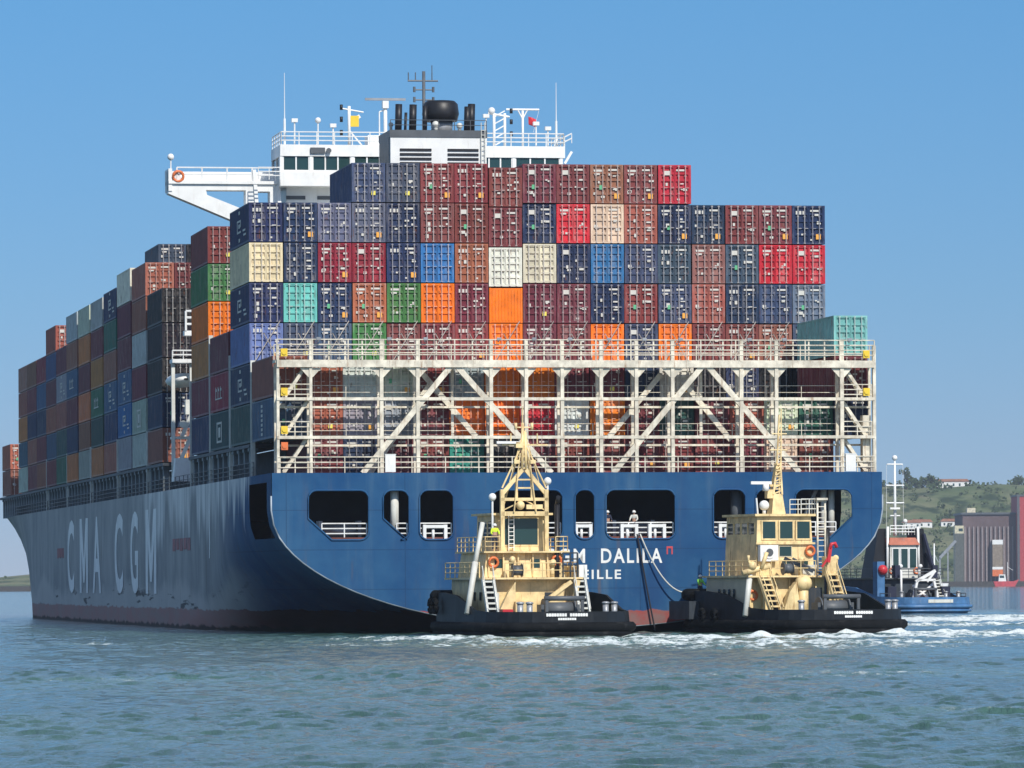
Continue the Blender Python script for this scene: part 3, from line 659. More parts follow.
decw = painted('white_decal', (.58, .56, .50), .6, var=.1); deco = painted('orange_decal', (.8, .38, .06), .6, var=.1); decy = painted('yellow_decal', (.75, .65, .1), .6, var=.1); decg = painted('green_decal', (.1, .4, .2), .6)
def rod_mesh(h):
    b = MB(); b.tube((0, -.015, .03), (0, -.015, h - .03), .042, 6)
    for z in (.06, .75, h - .8, h - .1): b.box(-.07, .07, -.03, .024, z - .04, z + .04)
    b.box(-.02, .26, -.05, -.02, 1.12, 1.17)
    return b.mesh('lock_rod', M['rod'])
def rodmat():
    m, t, b, N, L = new_mat('lock_rod_paint'); oi = N('ShaderNodeObjectInfo')
    L(mixrgb(t, oi.outputs['Color'], (.46, .43, .40), math_(t, 'MULTIPLY_ADD', oi.outputs['Random'], .3, .42)), b.inputs['Base Color']); b.inputs['Roughness'].default_value = .5; return m
M['rod'] = rodmat()
BODY = {}; DOORS = {}
def kit(h, L=CLEN):
    k = (round(h, 2), L)
    if k not in BODY: BODY[k] = (body_mesh(h, L), [(door_mesh(h, -1, q), door_mesh(h, 1, q)) for q in range(24)], rod_mesh(h))
    return BODY[k]
def side_logo(kind, L=CLEN):
    b = MB(); x0, x1 = -1.219 - .014, -1.219 - .004     # port side wall, y runs forward (= left as seen)
    def p(y, z, w_, h_): b.box(x0, x1, y, y + w_, z, z + h_)
    if kind == 'square':
        p(5.0, 1.75, 2.4, .14); p(5.0, .95, 2.4, .14); p(7.1, 1.095, .3, .65); p(5.0, 1.35, .35, .395); p(5.6, 1.3, .9, .3)
        p(5.6, 2.3, .8, .25); p(5.6, .3, .8, .25)
        p(2.2, .95, 1.6, .14); p(1.8, .62, 1.6, .14)
    elif kind == 'tile':
        p(4.6, .5, 3.4, .16); p(4.6, 1.9, 3.4, .16); p(4.6, .665, .45, 1.23); p(7.55, .665, .45, 1.23); p(5.6, .9, 1.3, .75)
    elif kind == 'column':
        for k in range(7): p(5.9, .3 + k * .33, .9, .2)
    elif kind == 'word':
        p(4.2, .88, 4.6, .1)
        for k in range(3): p(8.3 - k * 1.6, .99, .3, .85); p(7.8 - k * 1.6, 1.5, .49, .2)
    elif kind == 'tex':
        p(7.4, .7, .35, 1.6); p(6.7, .7, .69, .2); p(6.8, 1.6, .59, .2); p(5.2, .7, 1.3, .18); p(5.2, 1.2, 1.3, .18); p(6.15, .885, .35, .31); p(5.2, 1.39, .3, .3); p(3.9, .7, 1.1, .2); p(4.3, .9, .3, .9)
    return b.mesh('side_logo', decw)
LOGO = {k: side_logo(k) for k in ('square', 'tile', 'column', 'word')}
NUMW = ['first', 'second', 'third', 'fourth', 'fifth', 'sixth', 'seventh', 'eighth', 'ninth', 'tenth', 'eleventh', 'twelfth', 'thirteenth', 'fourteenth', 'fifteenth', 'sixteenth', 'seventeenth']
ncont = [0]
def container(u, v, z, cname, label, group, h=CH, face=True, flip=False, logo=None, jit=.0, seed=None, L=CLEN):
    rnd = random.Random(ncont[0] * 7 + 3); ncont[0] += 1
    bmh, doors, rod = kit(h, L)
    col = [max(.004, c * rnd.uniform(.86, 1.14)) for c in C[cname]]
    loc = SHIP_M @ Vector((v + rnd.uniform(-.014, .014), u + rnd.uniform(-.09, .09), z))
    r = empty('shipping_container', loc, SHIP_RZ + rnd.uniform(-.0012, .0012))
    tag(r, label, 'container', group)
    if flip or not face: inst('body', bmh, r, (0, L, 0), math.pi, col)
    else: inst('body', bmh, r, col=col)
    if face and not flip:
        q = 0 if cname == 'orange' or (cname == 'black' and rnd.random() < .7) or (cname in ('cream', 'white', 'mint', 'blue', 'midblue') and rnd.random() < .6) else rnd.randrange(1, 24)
        for sd, dm in ((-1, doors[q][0]), (1, doors[q][1])):
            d = inst('door', dm, r, col=col)
            for xx in (.3, .8): inst('lock_rod', rod, d, (sd * xx, 0, 0), 0, [c * (.3 if cname == 'black' else 1.3) for c in col])  # rods dimmed on black boxes, part of their painted shade
    if logo: inst('side_logo', LOGO[logo], r)
    return r
TZ0, TH = 13.7, 2.9
def colv(k): return (k - 8) * 2.5
# --- main stern-facing wall (17 columns), rows listed from the top
WALL = {
 7: [None] * 3 + 'slate slate maroon maroon maroon wine maroon brown maroon red'.split() ,
 6: 'navy navy greyblue greyblue navy maroon maroon wine navy red cream rust navy navy maroon maroon navy'.split(),
 5: 'cream navy crimson crimson navy blue rust white cream navy midblue slate slate pinkbrown slate red red'.split(),
 4: 'navy mint navy rust green orange wine orange wine wine navy maroon slate rust navy slate greyblue'.split(),
 3: 'peri slate slate green maroon maroon maroon orange wine maroon orange slate orange maroon maroon brown slate'.split(),
 2: 'navy navy navy maroon orange maroon navy orange wine wine maroon navy navy black navy black black'.split(),
 1: 'darkgreen maroon navy maroon wine maroon teal black maroon wine maroon maroon wine navy wine maroon black'.split()}
ROWS = {7: 'top', 6: 'second', 5: 'third', 4: 'fourth', 3: 'fifth', 2: 'sixth', 1: 'lowest'}
for t in range(1, 8):
    for k, cn in enumerate(WALL[t]):
        if not cn: continue
        dz = -.28 if (k == 7 and t >= 4) else 0
        hh = 2.54 if (k == 7 and t == 4) else CH
        if k == 7 and t == 4: dz = -.02
        lab = '%s container, %s row and %s column of the tall stern wall' % (CN[cn], ROWS[t], NUMW[k])
        container(16, colv(k), TZ0 + (t - 1) * TH + dz, cn, lab, 'containers in the tall stern wall', hh, flip=(k == 7 and t == 4),
                  logo={6: 'square', 4: 'square', 2: 'square'}.get(t) if k == 0 else None)
# --- stack inside the stern gallery, three levels from the deck (top, middle, low), columns 1..15
GAL = {1: ('rust', 'rust', 'maroon'), 2: ('white', 'grey', 'navy'), 3: ('white', 'grey', 'wine'), 4: ('maroon', 'wine', 'maroon'), 5: ('grey', 'orange', 'teal'), 6: ('orange', 'orange', 'black'),
       7: ('orange', 'red', 'wine'), 8: ('wine', 'white', 'maroon'), 9: ('wine', 'orange', 'maroon'), 10: ('navy', 'wine', 'wine'), 11: ('white', 'darkgreen', 'maroon'), 12: (None, 'wine', 'maroon'), 13: (None, 'rust', 'wine'),
       14: (None, 'white', 'cream'), 15: (None, 'dkgreen', 'maroon')}
LV = ['upper', 'middle', 'lowest']
for k, cols in GAL.items():
    for i, cn in enumerate(cols):
        if not cn: continue
        lab = '%s container behind the cream stern gallery, %s level, %s column' % (CN[cn], LV[i], NUMW[k])
        container(2.5 + .15 * (k % 3), colv(k), 11.25 + (2 - i) * 2.62 , cn, lab, 'containers behind the stern gallery', 2.54)
container(2.4, colv(0), 13.7, 'steel', 'blue container at the port corner beside the stern gallery, lower of two', 'containers beside the stern gallery', logo='column')
container(2.4, colv(0), 16.6, 'brown', 'dark brown container at the port corner beside the stern gallery, upper of two', 'containers beside the stern gallery')
container(2.4, colv(16), 13.7, 'navy', 'navy container at the starboard corner behind the stair tower, below another', 'containers beside the stern gallery')
container(2.4, colv(16), 16.6, 'wine', 'dark wine container at the starboard corner directly beneath the mint green one', 'containers beside the stern gallery')
container(2.4, colv(16), 19.5, 'mint', 'mint green container standing alone above the gallery at the starboard corner', 'containers beside the stern gallery')
for bx in (pv(577),):
    pass
# --- port-side stacks running forward: (u, tier height, base, [colours from the top], extra columns)
def stack(u, th, cols, where, cmax=0, logos={}, top_only=False, jitter=False):
    n = len(cols)
    for i, cn in enumerate(cols):
        t = n - 1 - i
        lab = '%s container %s in the port stack %s' % (CN[cn], (['topmost'] + ['%s from top' % NUMW[j] for j in range(1, 8)])[i], where)
        container(u, colv(0), TZ0 + t * th, cn, lab, 'containers stacked along the port side', th - .08, face=(u < 92 or i < 2), logo=logos.get(i))
    for c in range(1, cmax + 1):
        for i in (0, 1):
            cn = random.Random(u * 3 + c * 7 + i).choice(['maroon', 'navy', 'rust', 'slate', 'brown', 'wine'])
            lab = '%s container, %s row, %s inboard of the stack %s' % (CN[cn], ['top', 'second'][i], NUMW[c - 1], where)
            container(u, colv(c), TZ0 + (n - 1 - i) * th, cn, lab, 'containers stacked along the port side', th - .08)
stack(29.6, 2.9, ['wine', 'crimson', 'darkgreen'], 'ahead of the stern wall', logos={1: 'word', 2: 'tile'})
stack(43, 2.9, ['maroon', 'green', 'orange', 'ochre', 'wine', 'navy'], 'with green and orange doors', 2)
stack(78, 2.9, ['black', 'black', 'black', 'navy', 'brown'], 'just ahead of the white davits')  # top boxes coloured black, deckhouse shade put into their colour
for c in range(1, 4):  # black stands in for the deckhouse shade on these too
    for i in range(2): container(78, colv(c), TZ0 + (4 - i) * 2.9, 'black', 'container coloured black for shade ahead of the white davits, %s row, %s column inboard' % (['top', 'second'][i], NUMW[c - 1]), 'containers coloured black for shade ahead of the deckhouse')
pos = {91.5: (2.9, ['rust', 'brown', 'greygreen', 'wine', 'greygreen', 'greygreen'], 'second ahead of the davits'),
       105: (2.95, ['white', 'wine', 'wine', 'steel', 'midblue', 'grey'], 'third ahead of the davits'),
       118.5: (2.78, ['navy', 'dkgreen', 'brown', 'steel', 'navy', 'brown'], 'fourth ahead of the davits'),
       132: (2.75, ['greygreen', 'wine', 'ochre', 'dkgreen', 'darkgreen', 'ochre'], 'fifth ahead of the davits'),
       145.5: (2.75, ['greygreen', 'ochre', 'wine', 'ochre', 'brown', 'grey'], 'sixth ahead of the davits'),
       159: (2.75, ['greygreen', 'brown', 'steel', 'wine', 'navy', 'ochre'], 'seventh ahead of the davits'),
       171.5: (2.75, ['wine', 'grey', 'brown', 'darkgreen', 'dkgreen'], 'eighth ahead of the davits'),
       184: (2.72, ['rust', 'steel', 'wine', 'brown', 'steel', 'wine'], 'ninth ahead of the davits'),
       196.5: (2.75, ['crimson', 'steel', 'navy', 'wine', 'brown'], 'tenth ahead of the davits'),
       209: (2.75, ['brown', 'wine', 'navy', 'brown', 'wine'], 'eleventh ahead of the davits'),
       221.5: (2.75, ['pinkbrown', 'brown', 'ochre', 'steel', 'greygreen'], 'tallest near the bow')}
lg = {91.5: {4: 'tile'}, 105: {3: 'square', 4: 'square'}, 118.5: {0: 'square', 3: 'square'}, 132: {3: 'word'}, 159: {2: 'word'}, 171.5: {1: 'square'}}
for u, (th, cols, where) in pos.items(): stack(u, th, cols, where, 2 if u < 95 else 1, logos=lg.get(u, {}))
container(105, colv(1), TZ0 + 6 * 2.83, 'slate', 'slate blue container raised above the rusty red one near the port side', 'containers stacked along the port side', 2.75)
container(105, colv(2), TZ0 + 6 * 2.83, 'black', 'black container with a pale edge beside the raised slate blue one', 'containers stacked along the port side', 2.75)
stack(246, 2.9, ['rust', 'brown'], 'at the bow, lower than the rest')

# ------------------------------------------------------------------ people
def person(loc, rz, label, jacket, legs, hat, arm=.35, lean=0):
    root = empty('person', loc, rz); tag(root, label, 'person')
    J = {'pel': (0, 0, .95), 'waist': (0, -.0, 1.1), 'chest': (0, -lean * .5, 1.35), 'neck': (0, -lean * .9, 1.52), 'head': (0, -lean - .01, 1.60), 'top': (0, -lean - .01, 1.74)}
    for s, n in ((-1, 'l'), (1, 'r')):
        J['sh' + n] = (s * .19, -lean * .7, 1.45); J['el' + n] = (s * .27, -arm * .35 - lean * .6, 1.18); J['wr' + n] = (s * .22, -arm - lean, 1.08); J['hd' + n] = (s * .21, -arm - .1 - lean, 1.07)
        J['hp' + n] = (s * .1, 0, .9); J['kn' + n] = (s * .12, -.04, .5); J['an' + n] = (s * .13, .02, .09); J['to' + n] = (s * .14, -.17, .04)
    E = [('pel', 'waist'), ('waist', 'chest'), ('chest', 'neck'), ('neck', 'head'), ('head', 'top')]
    for n in 'lr': E += [('chest', 'sh' + n), ('sh' + n, 'el' + n), ('el' + n, 'wr' + n), ('wr' + n, 'hd' + n), ('pel', 'hp' + n), ('hp' + n, 'kn' + n), ('kn' + n, 'an' + n), ('an' + n, 'to' + n)]
    RAD = dict(pel=.15, waist=.14, chest=.16, neck=.055, head=.1, top=.075, sh=.075, el=.05, wr=.035, hd=.04, hp=.095, kn=.065, an=.045, to=.04)
    def skin(name, keys, grow, mat, parent):
        me = bpy.data.meshes.new(name); ks = list(keys); me.from_pydata([J[k] for k in ks], [(ks.index(a), ks.index(c)) for a, c in E if a in ks and c in ks], [])
        ob = bpy.data.objects.new('tmp', me); COL.objects.link(ob); ob.modifiers.new('s', 'SKIN'); ob.modifiers.new('d', 'SUBSURF').levels = 1
        for v, k in zip(me.skin_vertices[0].data, ks):
            kk = k if k in RAD else k[:-1]; r_ = RAD[kk] * grow; v.radius = (r_, r_ * (.8 if kk in ('chest', 'waist', 'pel') else 1))
        me.skin_vertices[0].data[0].use_root = True
        dg = bpy.context.evaluated_depsgraph_get(); nm = bpy.data.meshes.new_from_object(ob.evaluated_get(dg)); bpy.data.objects.remove(ob)
        nm.materials.clear(); nm.materials.append(mat)
        for p in nm.polygons: p.use_smooth = True
        return inst(name, nm, parent)
    skin('body', J.keys(), 1, M['skin'], root)
    skin('jacket', ['waist', 'chest', 'neck', 'shl', 'ell', 'wrl', 'shr', 'elr', 'wrr'], 1.2, jacket, root)
    skin('trousers', ['pel', 'waist', 'hpl', 'knl', 'anl', 'hpr', 'knr', 'anr'], 1.18, legs, root)
    b = MB(); b.lathe([(.15, 1.66), (.13, 1.72), (.1, 1.79), (.03, 1.83)], (0, -lean - .01, 0), 12); b.build('helmet', hat, root)
    return root
def on_ship(v, u, z): return SHIP_M @ Vector((v, u, z))
person(on_ship(pv(607), .75, 6.73), SHIP_RZ, 'crew member in white helmet at the left end of the wide stern opening', M['navycloth'], M['navycloth'], M['white'])
person(on_ship(pv(634), .75, 6.73), SHIP_RZ - .4, 'crew member in pale jacket leaning on the rail beside the tow lines', M['offwhite'], M['navycloth'], M['white'], .45, .12)

# ------------------------------------------------------------------ tugs (x starboard, y forward from the stern, z up)
PLAN = [(0, 1.6), (.12, 2.5), (.45, 3.3), (1.0, 3.95), (1.8, 4.45), (3.2, 4.85), (5.5, 5.1), (10, 5.25), (14, 5.2), (17, 4.9), (19.5, 4.2), (21.5, 3.2), (23, 1.9), (23.8, .8), (24, .1)]
def sheer(y): q = max(0, min(1, (y - 4) / 8)); return 1.75 + 1.25 * q * q * (3 - 2 * q)
def plan_loop(grow=0, k=1.0): return [(-(x + grow) * k, y) for y, x in reversed(PLAN)] + [((x + grow) * k, y) for y, x in PLAN]
def tug_hull(t, mat_hull, mat_band, deckmat, fend=None, fr=.33):
    lp = plan_loop(); n = len(lp)
    b = MB(); b.smooth = True; lev = []
    for k, f in ((-1.2, .82), (0, .95), (.6, 1.0)): lev.append([(x * f, 12 + (y - 12) * (f * .3 + .7), k) for x, y in lp])
    lev.append([(x, y, 1.05) for x, y in lp])
    V = [p for L_ in lev for p in L_]
    b.add(V, [(i * n + k, i * n + (k + 1) % n, (i + 1) * n + (k + 1) % n, (i + 1) * n + k) for i in range(3) for k in range(n)])
    h = b.build('hull', mat_hull, t)
    b = MB(); b.add([(x, y, 1.02) for x, y in plan_loop(-.02)], [tuple(range(n))]); b.build('deck', deckmat, t)
    b = MB()                                                             # bulwark: outer skin, cap, inner skin
    o = [(x, y, 1.06) for x, y in lp]; ot = [(x * .985, y if y > 1 else y + .08, sheer(y)) for x, y in lp]; it = [(x * .985 - math.copysign(.16, x), y + (.14 if y < 6 else -.12), sheer(y)) for x, y in lp]; ib = [(x, y, 1.03) for x, y, z in it]
    b.add(o + ot + it + ib, [(i * n + k, i * n + (k + 1) % n, (i + 1) * n + (k + 1) % n, (i + 1) * n + k) for i in range(3) for k in range(n)])
    b.build('bulwark', mat_band, t)
    b = MB(); b.path([(x, y, .75) for x, y in plan_loop(.12)], fr, 8, True); b.path([(x, y, .3) for x, y in plan_loop(.05)], fr * .66, 8, True); b.build('rubber_fender', fend or M['rubber'], t)
    bow = [(x, y, sheer(y) - .25) for x, y in plan_loop(.15) if y > 15.5]
    b = MB(); b.path(bow, .42, 10); b.path([(x * .98, y, z - .85) for x, y, z in bow], .38, 10); b.build('bow_fender', M['rubber'], t)
    return h
def tyre(t, x, y, z, ax):
    b = MB(); b.path([(x + (0 if ax == 'x' else .42 * math.cos(a)), y + (.42 * math.cos(a) if ax == 'x' else 0), z + .42 * math.sin(a)) for a in [2 * math.pi * k / 14 for k in range(14)]], .16, 8, True); b.build('tyre_fender', M['rubber'], t)
def ship_stair(name, t, a, c, wd, mat, n=8):
    a = Vector(a); c = Vector(c); b = MB()
    for s in (-1, 1):
        o = Vector((s * wd / 2, 0, 0)); b.bar(a + o, c + o, .12, .24); h = Vector((0, 0, .85)); b.tube(a + o + h, c + o + h, .03, 6)
        for q in (.05, .95): p = a.lerp(c, q) + o; b.tube(p, p + h, .03, 6)
    for k in range(n): q = a.lerp(c, (k + .5) / n); b.box(q.x - wd / 2, q.x + wd / 2, q.y - .15, q.y + .15, q.z - .06, q.z + .06)
    st = b.build(name, mat, t)
    b = MB(); d = Vector((0, .32, 0)); b.add([a + Vector((-wd / 2, 0, 0)) + d, a + Vector((wd / 2, 0, 0)) + d, c + Vector((wd / 2, 0, 0)) + d, c + Vector((-wd / 2, 0, 0)) + d, a + Vector((-wd / 2, .05, 0)) + d, a + Vector((wd / 2, .05, 0)) + d, c + Vector((wd / 2, .05, 0)) + d, c + Vector((-wd / 2, .05, 0)) + d], [(0, 1, 2, 3), (7, 6, 5, 4), (0, 4, 5, 1), (2, 6, 7, 3), (1, 5, 6, 2), (0, 3, 7, 4)])
    b.build('stair_backing', M['deckdark'], st)
    return st
def lettering(name, t, x, z, wd, ht, words, mat):      # painted letters that the photograph does not resolve: a white band per word, nicked between letters
    n = sum(words) + len(words) - 1; cw = wd / n; k = 0
    for w_ in words:
        b = MB(); b.box(x + k * cw, x + (k + w_ - .2) * cw, -.04, -.03, z + ht * .3, z + ht * .62)
        for q in range(w_): b.box(x + (k + q) * cw, x + (k + q + .8) * cw, -.046, -.041, z, z + ht)
        b.build(name, mat, t); k += w_ + 1
def text_on_stern(t, w1, w2, cx, mat):
    lettering('tug_name', t, cx - 1.4, 1.44, 2.8, .2, w1, mat)
    lettering('tug_port', t, cx - .62, 1.2, 1.24, .15, w2, mat)
def win(t, x0, x1, y, z0, z1, frame, fr=.09, axis='y', m='glass'):
    if axis == 'y':
        f = MB(); f.box(x0 - fr, x1 + fr, y - .05, y - .003, z0 - fr, z0); f.box(x0 - fr, x1 + fr, y - .05, y - .003, z1, z1 + fr); f.box(x0 - fr, x0, y - .05, y - .003, z0, z1); f.box(x1, x1 + fr, y - .05, y - .003, z0, z1)
        o = f.build('window', frame, t); b = MB(); b.box(x0, x1, y - .03, y - .002, z0, z1); b.build('pane', M[m], o)
    else:
        f = MB(); s = math.copysign(1, y); e0, e1 = sorted((y + s * .003, y + s * .05))
        f.box(e0, e1, x0 - fr, x1 + fr, z0 - fr, z0); f.box(e0, e1, x0 - fr, x1 + fr, z1, z1 + fr); f.box(e0, e1, x0 - fr, x0, z0, z1); f.box(e0, e1, x1, x1 + fr, z0, z1)
        o = f.build('window', frame, t); b = MB(); g0, g1 = sorted((y + s * .002, y + s * .03)); b.box(g0, g1, x0, x1, z0, z1); b.build('pane', M[m], o)
def winch(t, x, y):
    b = MB(); b.tube((x - 1.0, y, 1.85), (x + 1.0, y, 1.85), .5, 14); b.tube((x - 1.05, y, 1.85), (x - .95, y, 1.85), .75, 16); b.tube((x + .95, y, 1.85), (x + 1.05, y, 1.85), .75, 16); b.box(x - 1.3, x - 1.1, y - .6, y + .6, 1.05, 2.2); b.box(x + 1.1, x + 1.3, y - .6, y + .6, 1.05, 2.2); b.build('tow_winch', M['darkgrey'], t)
    b = MB()
    for s in (-1, 1): b.bar((x + s * 1.2, y - 1.6, 1.05), (x + s * 1.2, y - 1.6, 2.6), .2, .2)
    b.tube((x - 1.35, y - 1.6, 2.6), (x + 1.35, y - 1.6, 2.6), .16, 10); b.build('tow_bow', M['darkgrey'], t)
def bollards(t, pts):
    for x, y in pts:
        b = MB(); b.tube((x, y, 1.05), (x, y, 2.25), .2, 10); b.lathe([(.26, 2.25), (.26, 2.35), (.1, 2.4)], (x, y, 0), 10); b.build('bollard', M['steel'], t)
def person_tug(t, x, y, z, rz, *a, **k):
    return person(t.matrix_world_ @ Vector((x, y, z)) if False else Matrix.Translation(t.location) @ Matrix.Rotation(t.rotation_euler.z, 4, 'Z') @ Vector((x, y, z)), t.rotation_euler.z + rz, *a, **k)

def deckhouse(t, y0, y1, hw, cream, shade):
    b = MB(); b.taper((-hw, hw, y0, y1, 1.04), (-hw + .1, hw - .1, y0, y1, 3.85)); d = b.build('deckhouse', cream, t)
    for s in (-1, 1):
        for k in range(3): win(d, y0 + 1.2 + k * 1.6, y0 + 1.5 + k * 1.6, s * (hw - .03), 2.5, 3.0, M['black'], .03, 'x')
    b = MB(); b.box(-2.9, -2.1, y0 - .04, y0 - .003, 1.1, 3.0); b.build('door', M['offwhite'], d)
    b = MB(); b.box(1.0, 1.8, y0 - .04, y0 - .003, 1.1, 3.0); b.build('door', M['deckdark'], d)
    b = MB(); b.box(-hw - .35, hw + .35, y0 - .9, y1 + .3, 3.86, 3.98); b.build('upper_deck', cream, t)
    b = MB(); b.rail([(-1.9, y0 - .85, 3.98), (1.9, y0 - .85, 3.98)], .95, 2, 1.3, .03, .035)
    for s in (-1, 1): b.rail([(s * (hw + .3), y0 + .3, 3.98), (s * (hw + .3), y1 + .2, 3.98)], 1, 3, 1.3, .035, .04)
    b.build('upper_railing', M['tugcream'], t)
    return d
cream = M['tugcream']
# ---- tug with the gantry mast (left)
T1 = Vector((3.75, 362, -.12)); t1 = empty('tugboat', T1, R(14)); tag(t1, 'cream tugboat with an A-shaped gantry mast, standing under the middle of the transom', 'tugboat', 'harbour tugs at the stern')
tug_hull(t1, M['tughull'], M['tughull'], M['deckgreen']); text_on_stern(t1, (8, 7), (8,), -.2, M['letter'])
for y in (15, 17.5, 19.7): tyre(t1, -[5.45, 5.15, 4.5][[15, 17.5, 19.7].index(y)], y, sheer(y) - .9, 'x')
d1_ = deckhouse(t1, 7.2, 17, 3.05, cream, M['beige'])
b = MB(); b.taper((-2.9, 2.6, 8.0, 15.5, 3.99), (-2.7, 2.4, 8.2, 15.3, 5.6)); mid = b.build('mid_house', cream, t1)
win(mid, -2.2, -1.6, 8.1, 4.6, 5.2, cream, .05); win(mid, .3, .9, 8.1, 4.6, 5.2, cream, .05)
b = MB(); b.box(-3.0, 2.8, 7.6, 15.8, 5.61, 5.72); b.build('bridge_deck', cream, t1)
b = MB(); b.rail([(-2.9, 15.6, 5.72), (-2.9, 7.7, 5.72), (-1.9, 7.7, 5.72)], .95, 3, 1.1, .03, .035); b.rail([(1.9, 7.7, 5.72), (2.7, 7.7, 5.72), (2.7, 15.6, 5.72)], .95, 3, 1.1, .03, .035); b.build('bridge_railing', cream, t1)
b = MB(); b.taper((-1.9, 1.9, 9.4, 14.2, 5.73), (-1.75, 1.75, 9.6, 14.6, 8.1)); wheel1 = b.build('wheelhouse', cream, t1)
b = MB(); b.box(-2.1, 2.1, 9.2, 14.9, 8.11, 8.25); b.build('roof', cream, wheel1)
win(wheel1, -1.15, 1.1, 9.45, 6.15, 7.9, cream, .1, m='glass')
for s in (-1, 1):
    for k in range(3): win(wheel1, 9.9 + k * 1.35, 11.0 + k * 1.35, s * 1.87, 6.5, 7.7, cream, .06, 'x')
b = MB()
for s in (-.18, .18): b.tube((-.75 + s, 9.2, 5.75), (-.75 + s, 9.2, 8.2), .035, 6)
for k in range(9): b.box(-.93, -.57, 9.17, 9.23, 5.95 + k * .26, 6.0 + k * .26)
b.build('ladder', M['white'], wheel1)
gt = MB()
for s in (-1, 1): gt.box(s * 1.5 - .13, s * 1.5 + .13, 8.5, 8.8, 5.6, 9.8); gt.bar((s * 1.5, 8.65, 9.5), (s * .12, 8.65, 11.1), .2, .26); gt.tube((s * 1.5, 8.65, 9.9), (s * .2, 8.65, 12.6), .06, 6); gt.tube((s * 1.2, 10.2, 8.2), (s * .1, 8.8, 13), .07, 6)
gt.box(-1.6, 1.6, 8.5, 8.8, 8.05, 8.35); gt.box(-1.6, 1.6, 8.5, 8.8, 9.05, 9.25)
gt.box(-.6, -.45, 8.55, 8.75, 9.25, 10.8); gt.box(.45, .6, 8.55, 8.75, 9.25, 10.8); gt.box(-.5, .5, 8.55, 8.75, 9.85, 9.95); gt.box(-.5, .5, 8.55, 8.75, 10.4, 10.5)
gt.tube((-.14, 8.65, 10.9), (-.08, 8.65, 14.2), .1, 8); gt.tube((.14, 8.65, 10.9), (.08, 8.65, 13.6), .1, 8)
for k in range(7): gt.bar((-.14, 8.65, 11.1 + k * .4), (.14, 8.65, 11.3 + k * .4), .07, .07)
for s in (-1, 1):
    gt.tube((s * .75, 8.4, 8.3), (s * .3, 8.5, 12.2), .05, 6); gt.tube((s * 1.0, 8.6, 10.3), (s * .12, 8.65, 13.4), .03, 5)
    gt.box(s * .55 - .18, s * .55 + .18, 8.35, 8.6, 11.5, 11.75); gt.tube((s * .9, 8.6, 12.8), (s * .9, 8.6, 13.5), .05, 6)
    gt.bar((s * 1.5, 8.65, 8.4), (0, 8.65, 9.1), .07, .07)
gt.box(-1.5, 1.6, 8.6, 8.7, 12.7, 12.8); gt.box(-.6, -.1, 8.4, 8.9, 12.55, 12.95); gt.tube((-.08, 8.65, 14), (-.08, 8.65, 15.2), .04, 6)
gt.tube((-.6, 8.65, 13.9), (.6, 8.65, 13.9), .05, 6)
for x in (-.55, .55): gt.tube((x, 8.65, 13.75), (x, 8.65, 14.2), .1, 8)
gant = gt.build('gantry_mast', cream, t1)
b = MB(); b.box(-1.9, -.3, 8.4, 8.55, 12.82, 12.98); b.build('radar_bar', M['white'], gant)
for x, z, h in ((-2.15, 9.3, 7.9), (1.62, 10.35, 9.8)): b = MB(); b.tube((x, 8.7, h - 2), (x, 8.7, z), .07, 6); b.ball((x, 8.7, z), .26); b.build('antenna_dome', M['white'], gant)
b = MB(); b.ball((-.3, 8.5, 8.75), .3); b.box(.1, 1.2, 8.4, 8.6, 8.5, 8.8); b.build('searchlight', M['tugcream'], gant)
b = MB(); b.tube((2.0, 7.9, 1.1), (2.05, 7.9, 8.8), .17, 10); b.tube((2.05, 7.9, 8.8), (2.05, 7.5, 9.3), .15, 10); b.build('exhaust_pipe', M['black'], t1)
b = MB(); b.tube((-1.9, 7.9, 1.1), (-1.95, 7.9, 3.8), .3, 10); b.build('ventilator', cream, t1)
ship_stair('stair', t1, (-3.05, 4.8, 1.05), (-3.05, 6.5, 3.9), .7, M['offwhite']); ship_stair('stair', t1, (3.15, 4.8, 1.05), (3.15, 6.5, 3.9), .7, M['offwhite'])
b = MB(); b.tube((-4.35, 6.8, 1.6), (-3.6, 7.6, 5.0), .2, 10); b.tube((-3.6, 7.6, 5.0), (-2.9, 8.4, 7.6), .16, 10); b.build('davit_boom', M['offwhite'], t1)
b = MB(); b.box(-1.3, -.2, 5.9, 7.0, 1.06, 2.4); b.prism([(-2.6, 1.1), (-1.2, 1.1), (-1.2, 3.7), (-1.7, 3.0)], 6.3, 6.7); b.prism([(.6, 1.1), (1.9, 1.1), (2.2, 3.6), (.9, 2.4)], 6.4, 6.8); b.build('deck_gear', cream, t1)
b = MB(); b.bar((2.5, 6.2, 1.3), (3.0, 6.2, 3.8), .3, .25); b.bar((.8, 6.4, 2.4), (2.6, 6.4, 3.7), .25, .25); b.build('crane_arm', cream, t1)
winch(t1, .4, 4.6); bollards(t1, [(2.7, 1.2), (3.3, 1.3), (-2.4, 1.2), (-3.0, 1.3)])
b = MB(); b.box(3.4, 3.95, 7.4, 12, 3.99, 4.8); b.build('raft_canister', M['white'], t1)
def aside(t, dx):
    for o in t.children:
        if o.name.split('.')[0] not in ('hull', 'deck', 'bulwark', 'rubber_fender', 'bow_fender', 'tyre_fender', 'tug_name', 'tug_port', 'stern_plate', 'tow_winch', 'tow_bow', 'bollard'): o.location.x += dx
def ring(t, x, y, z, mat='orange'):
    b = MB(); b.path([(x + .3 * math.cos(a), y, z + .3 * math.sin(a)) for a in [2 * math.pi * k / 14 for k in range(14)]], .09, 6, True); b.build('lifebuoy', M[mat], t)
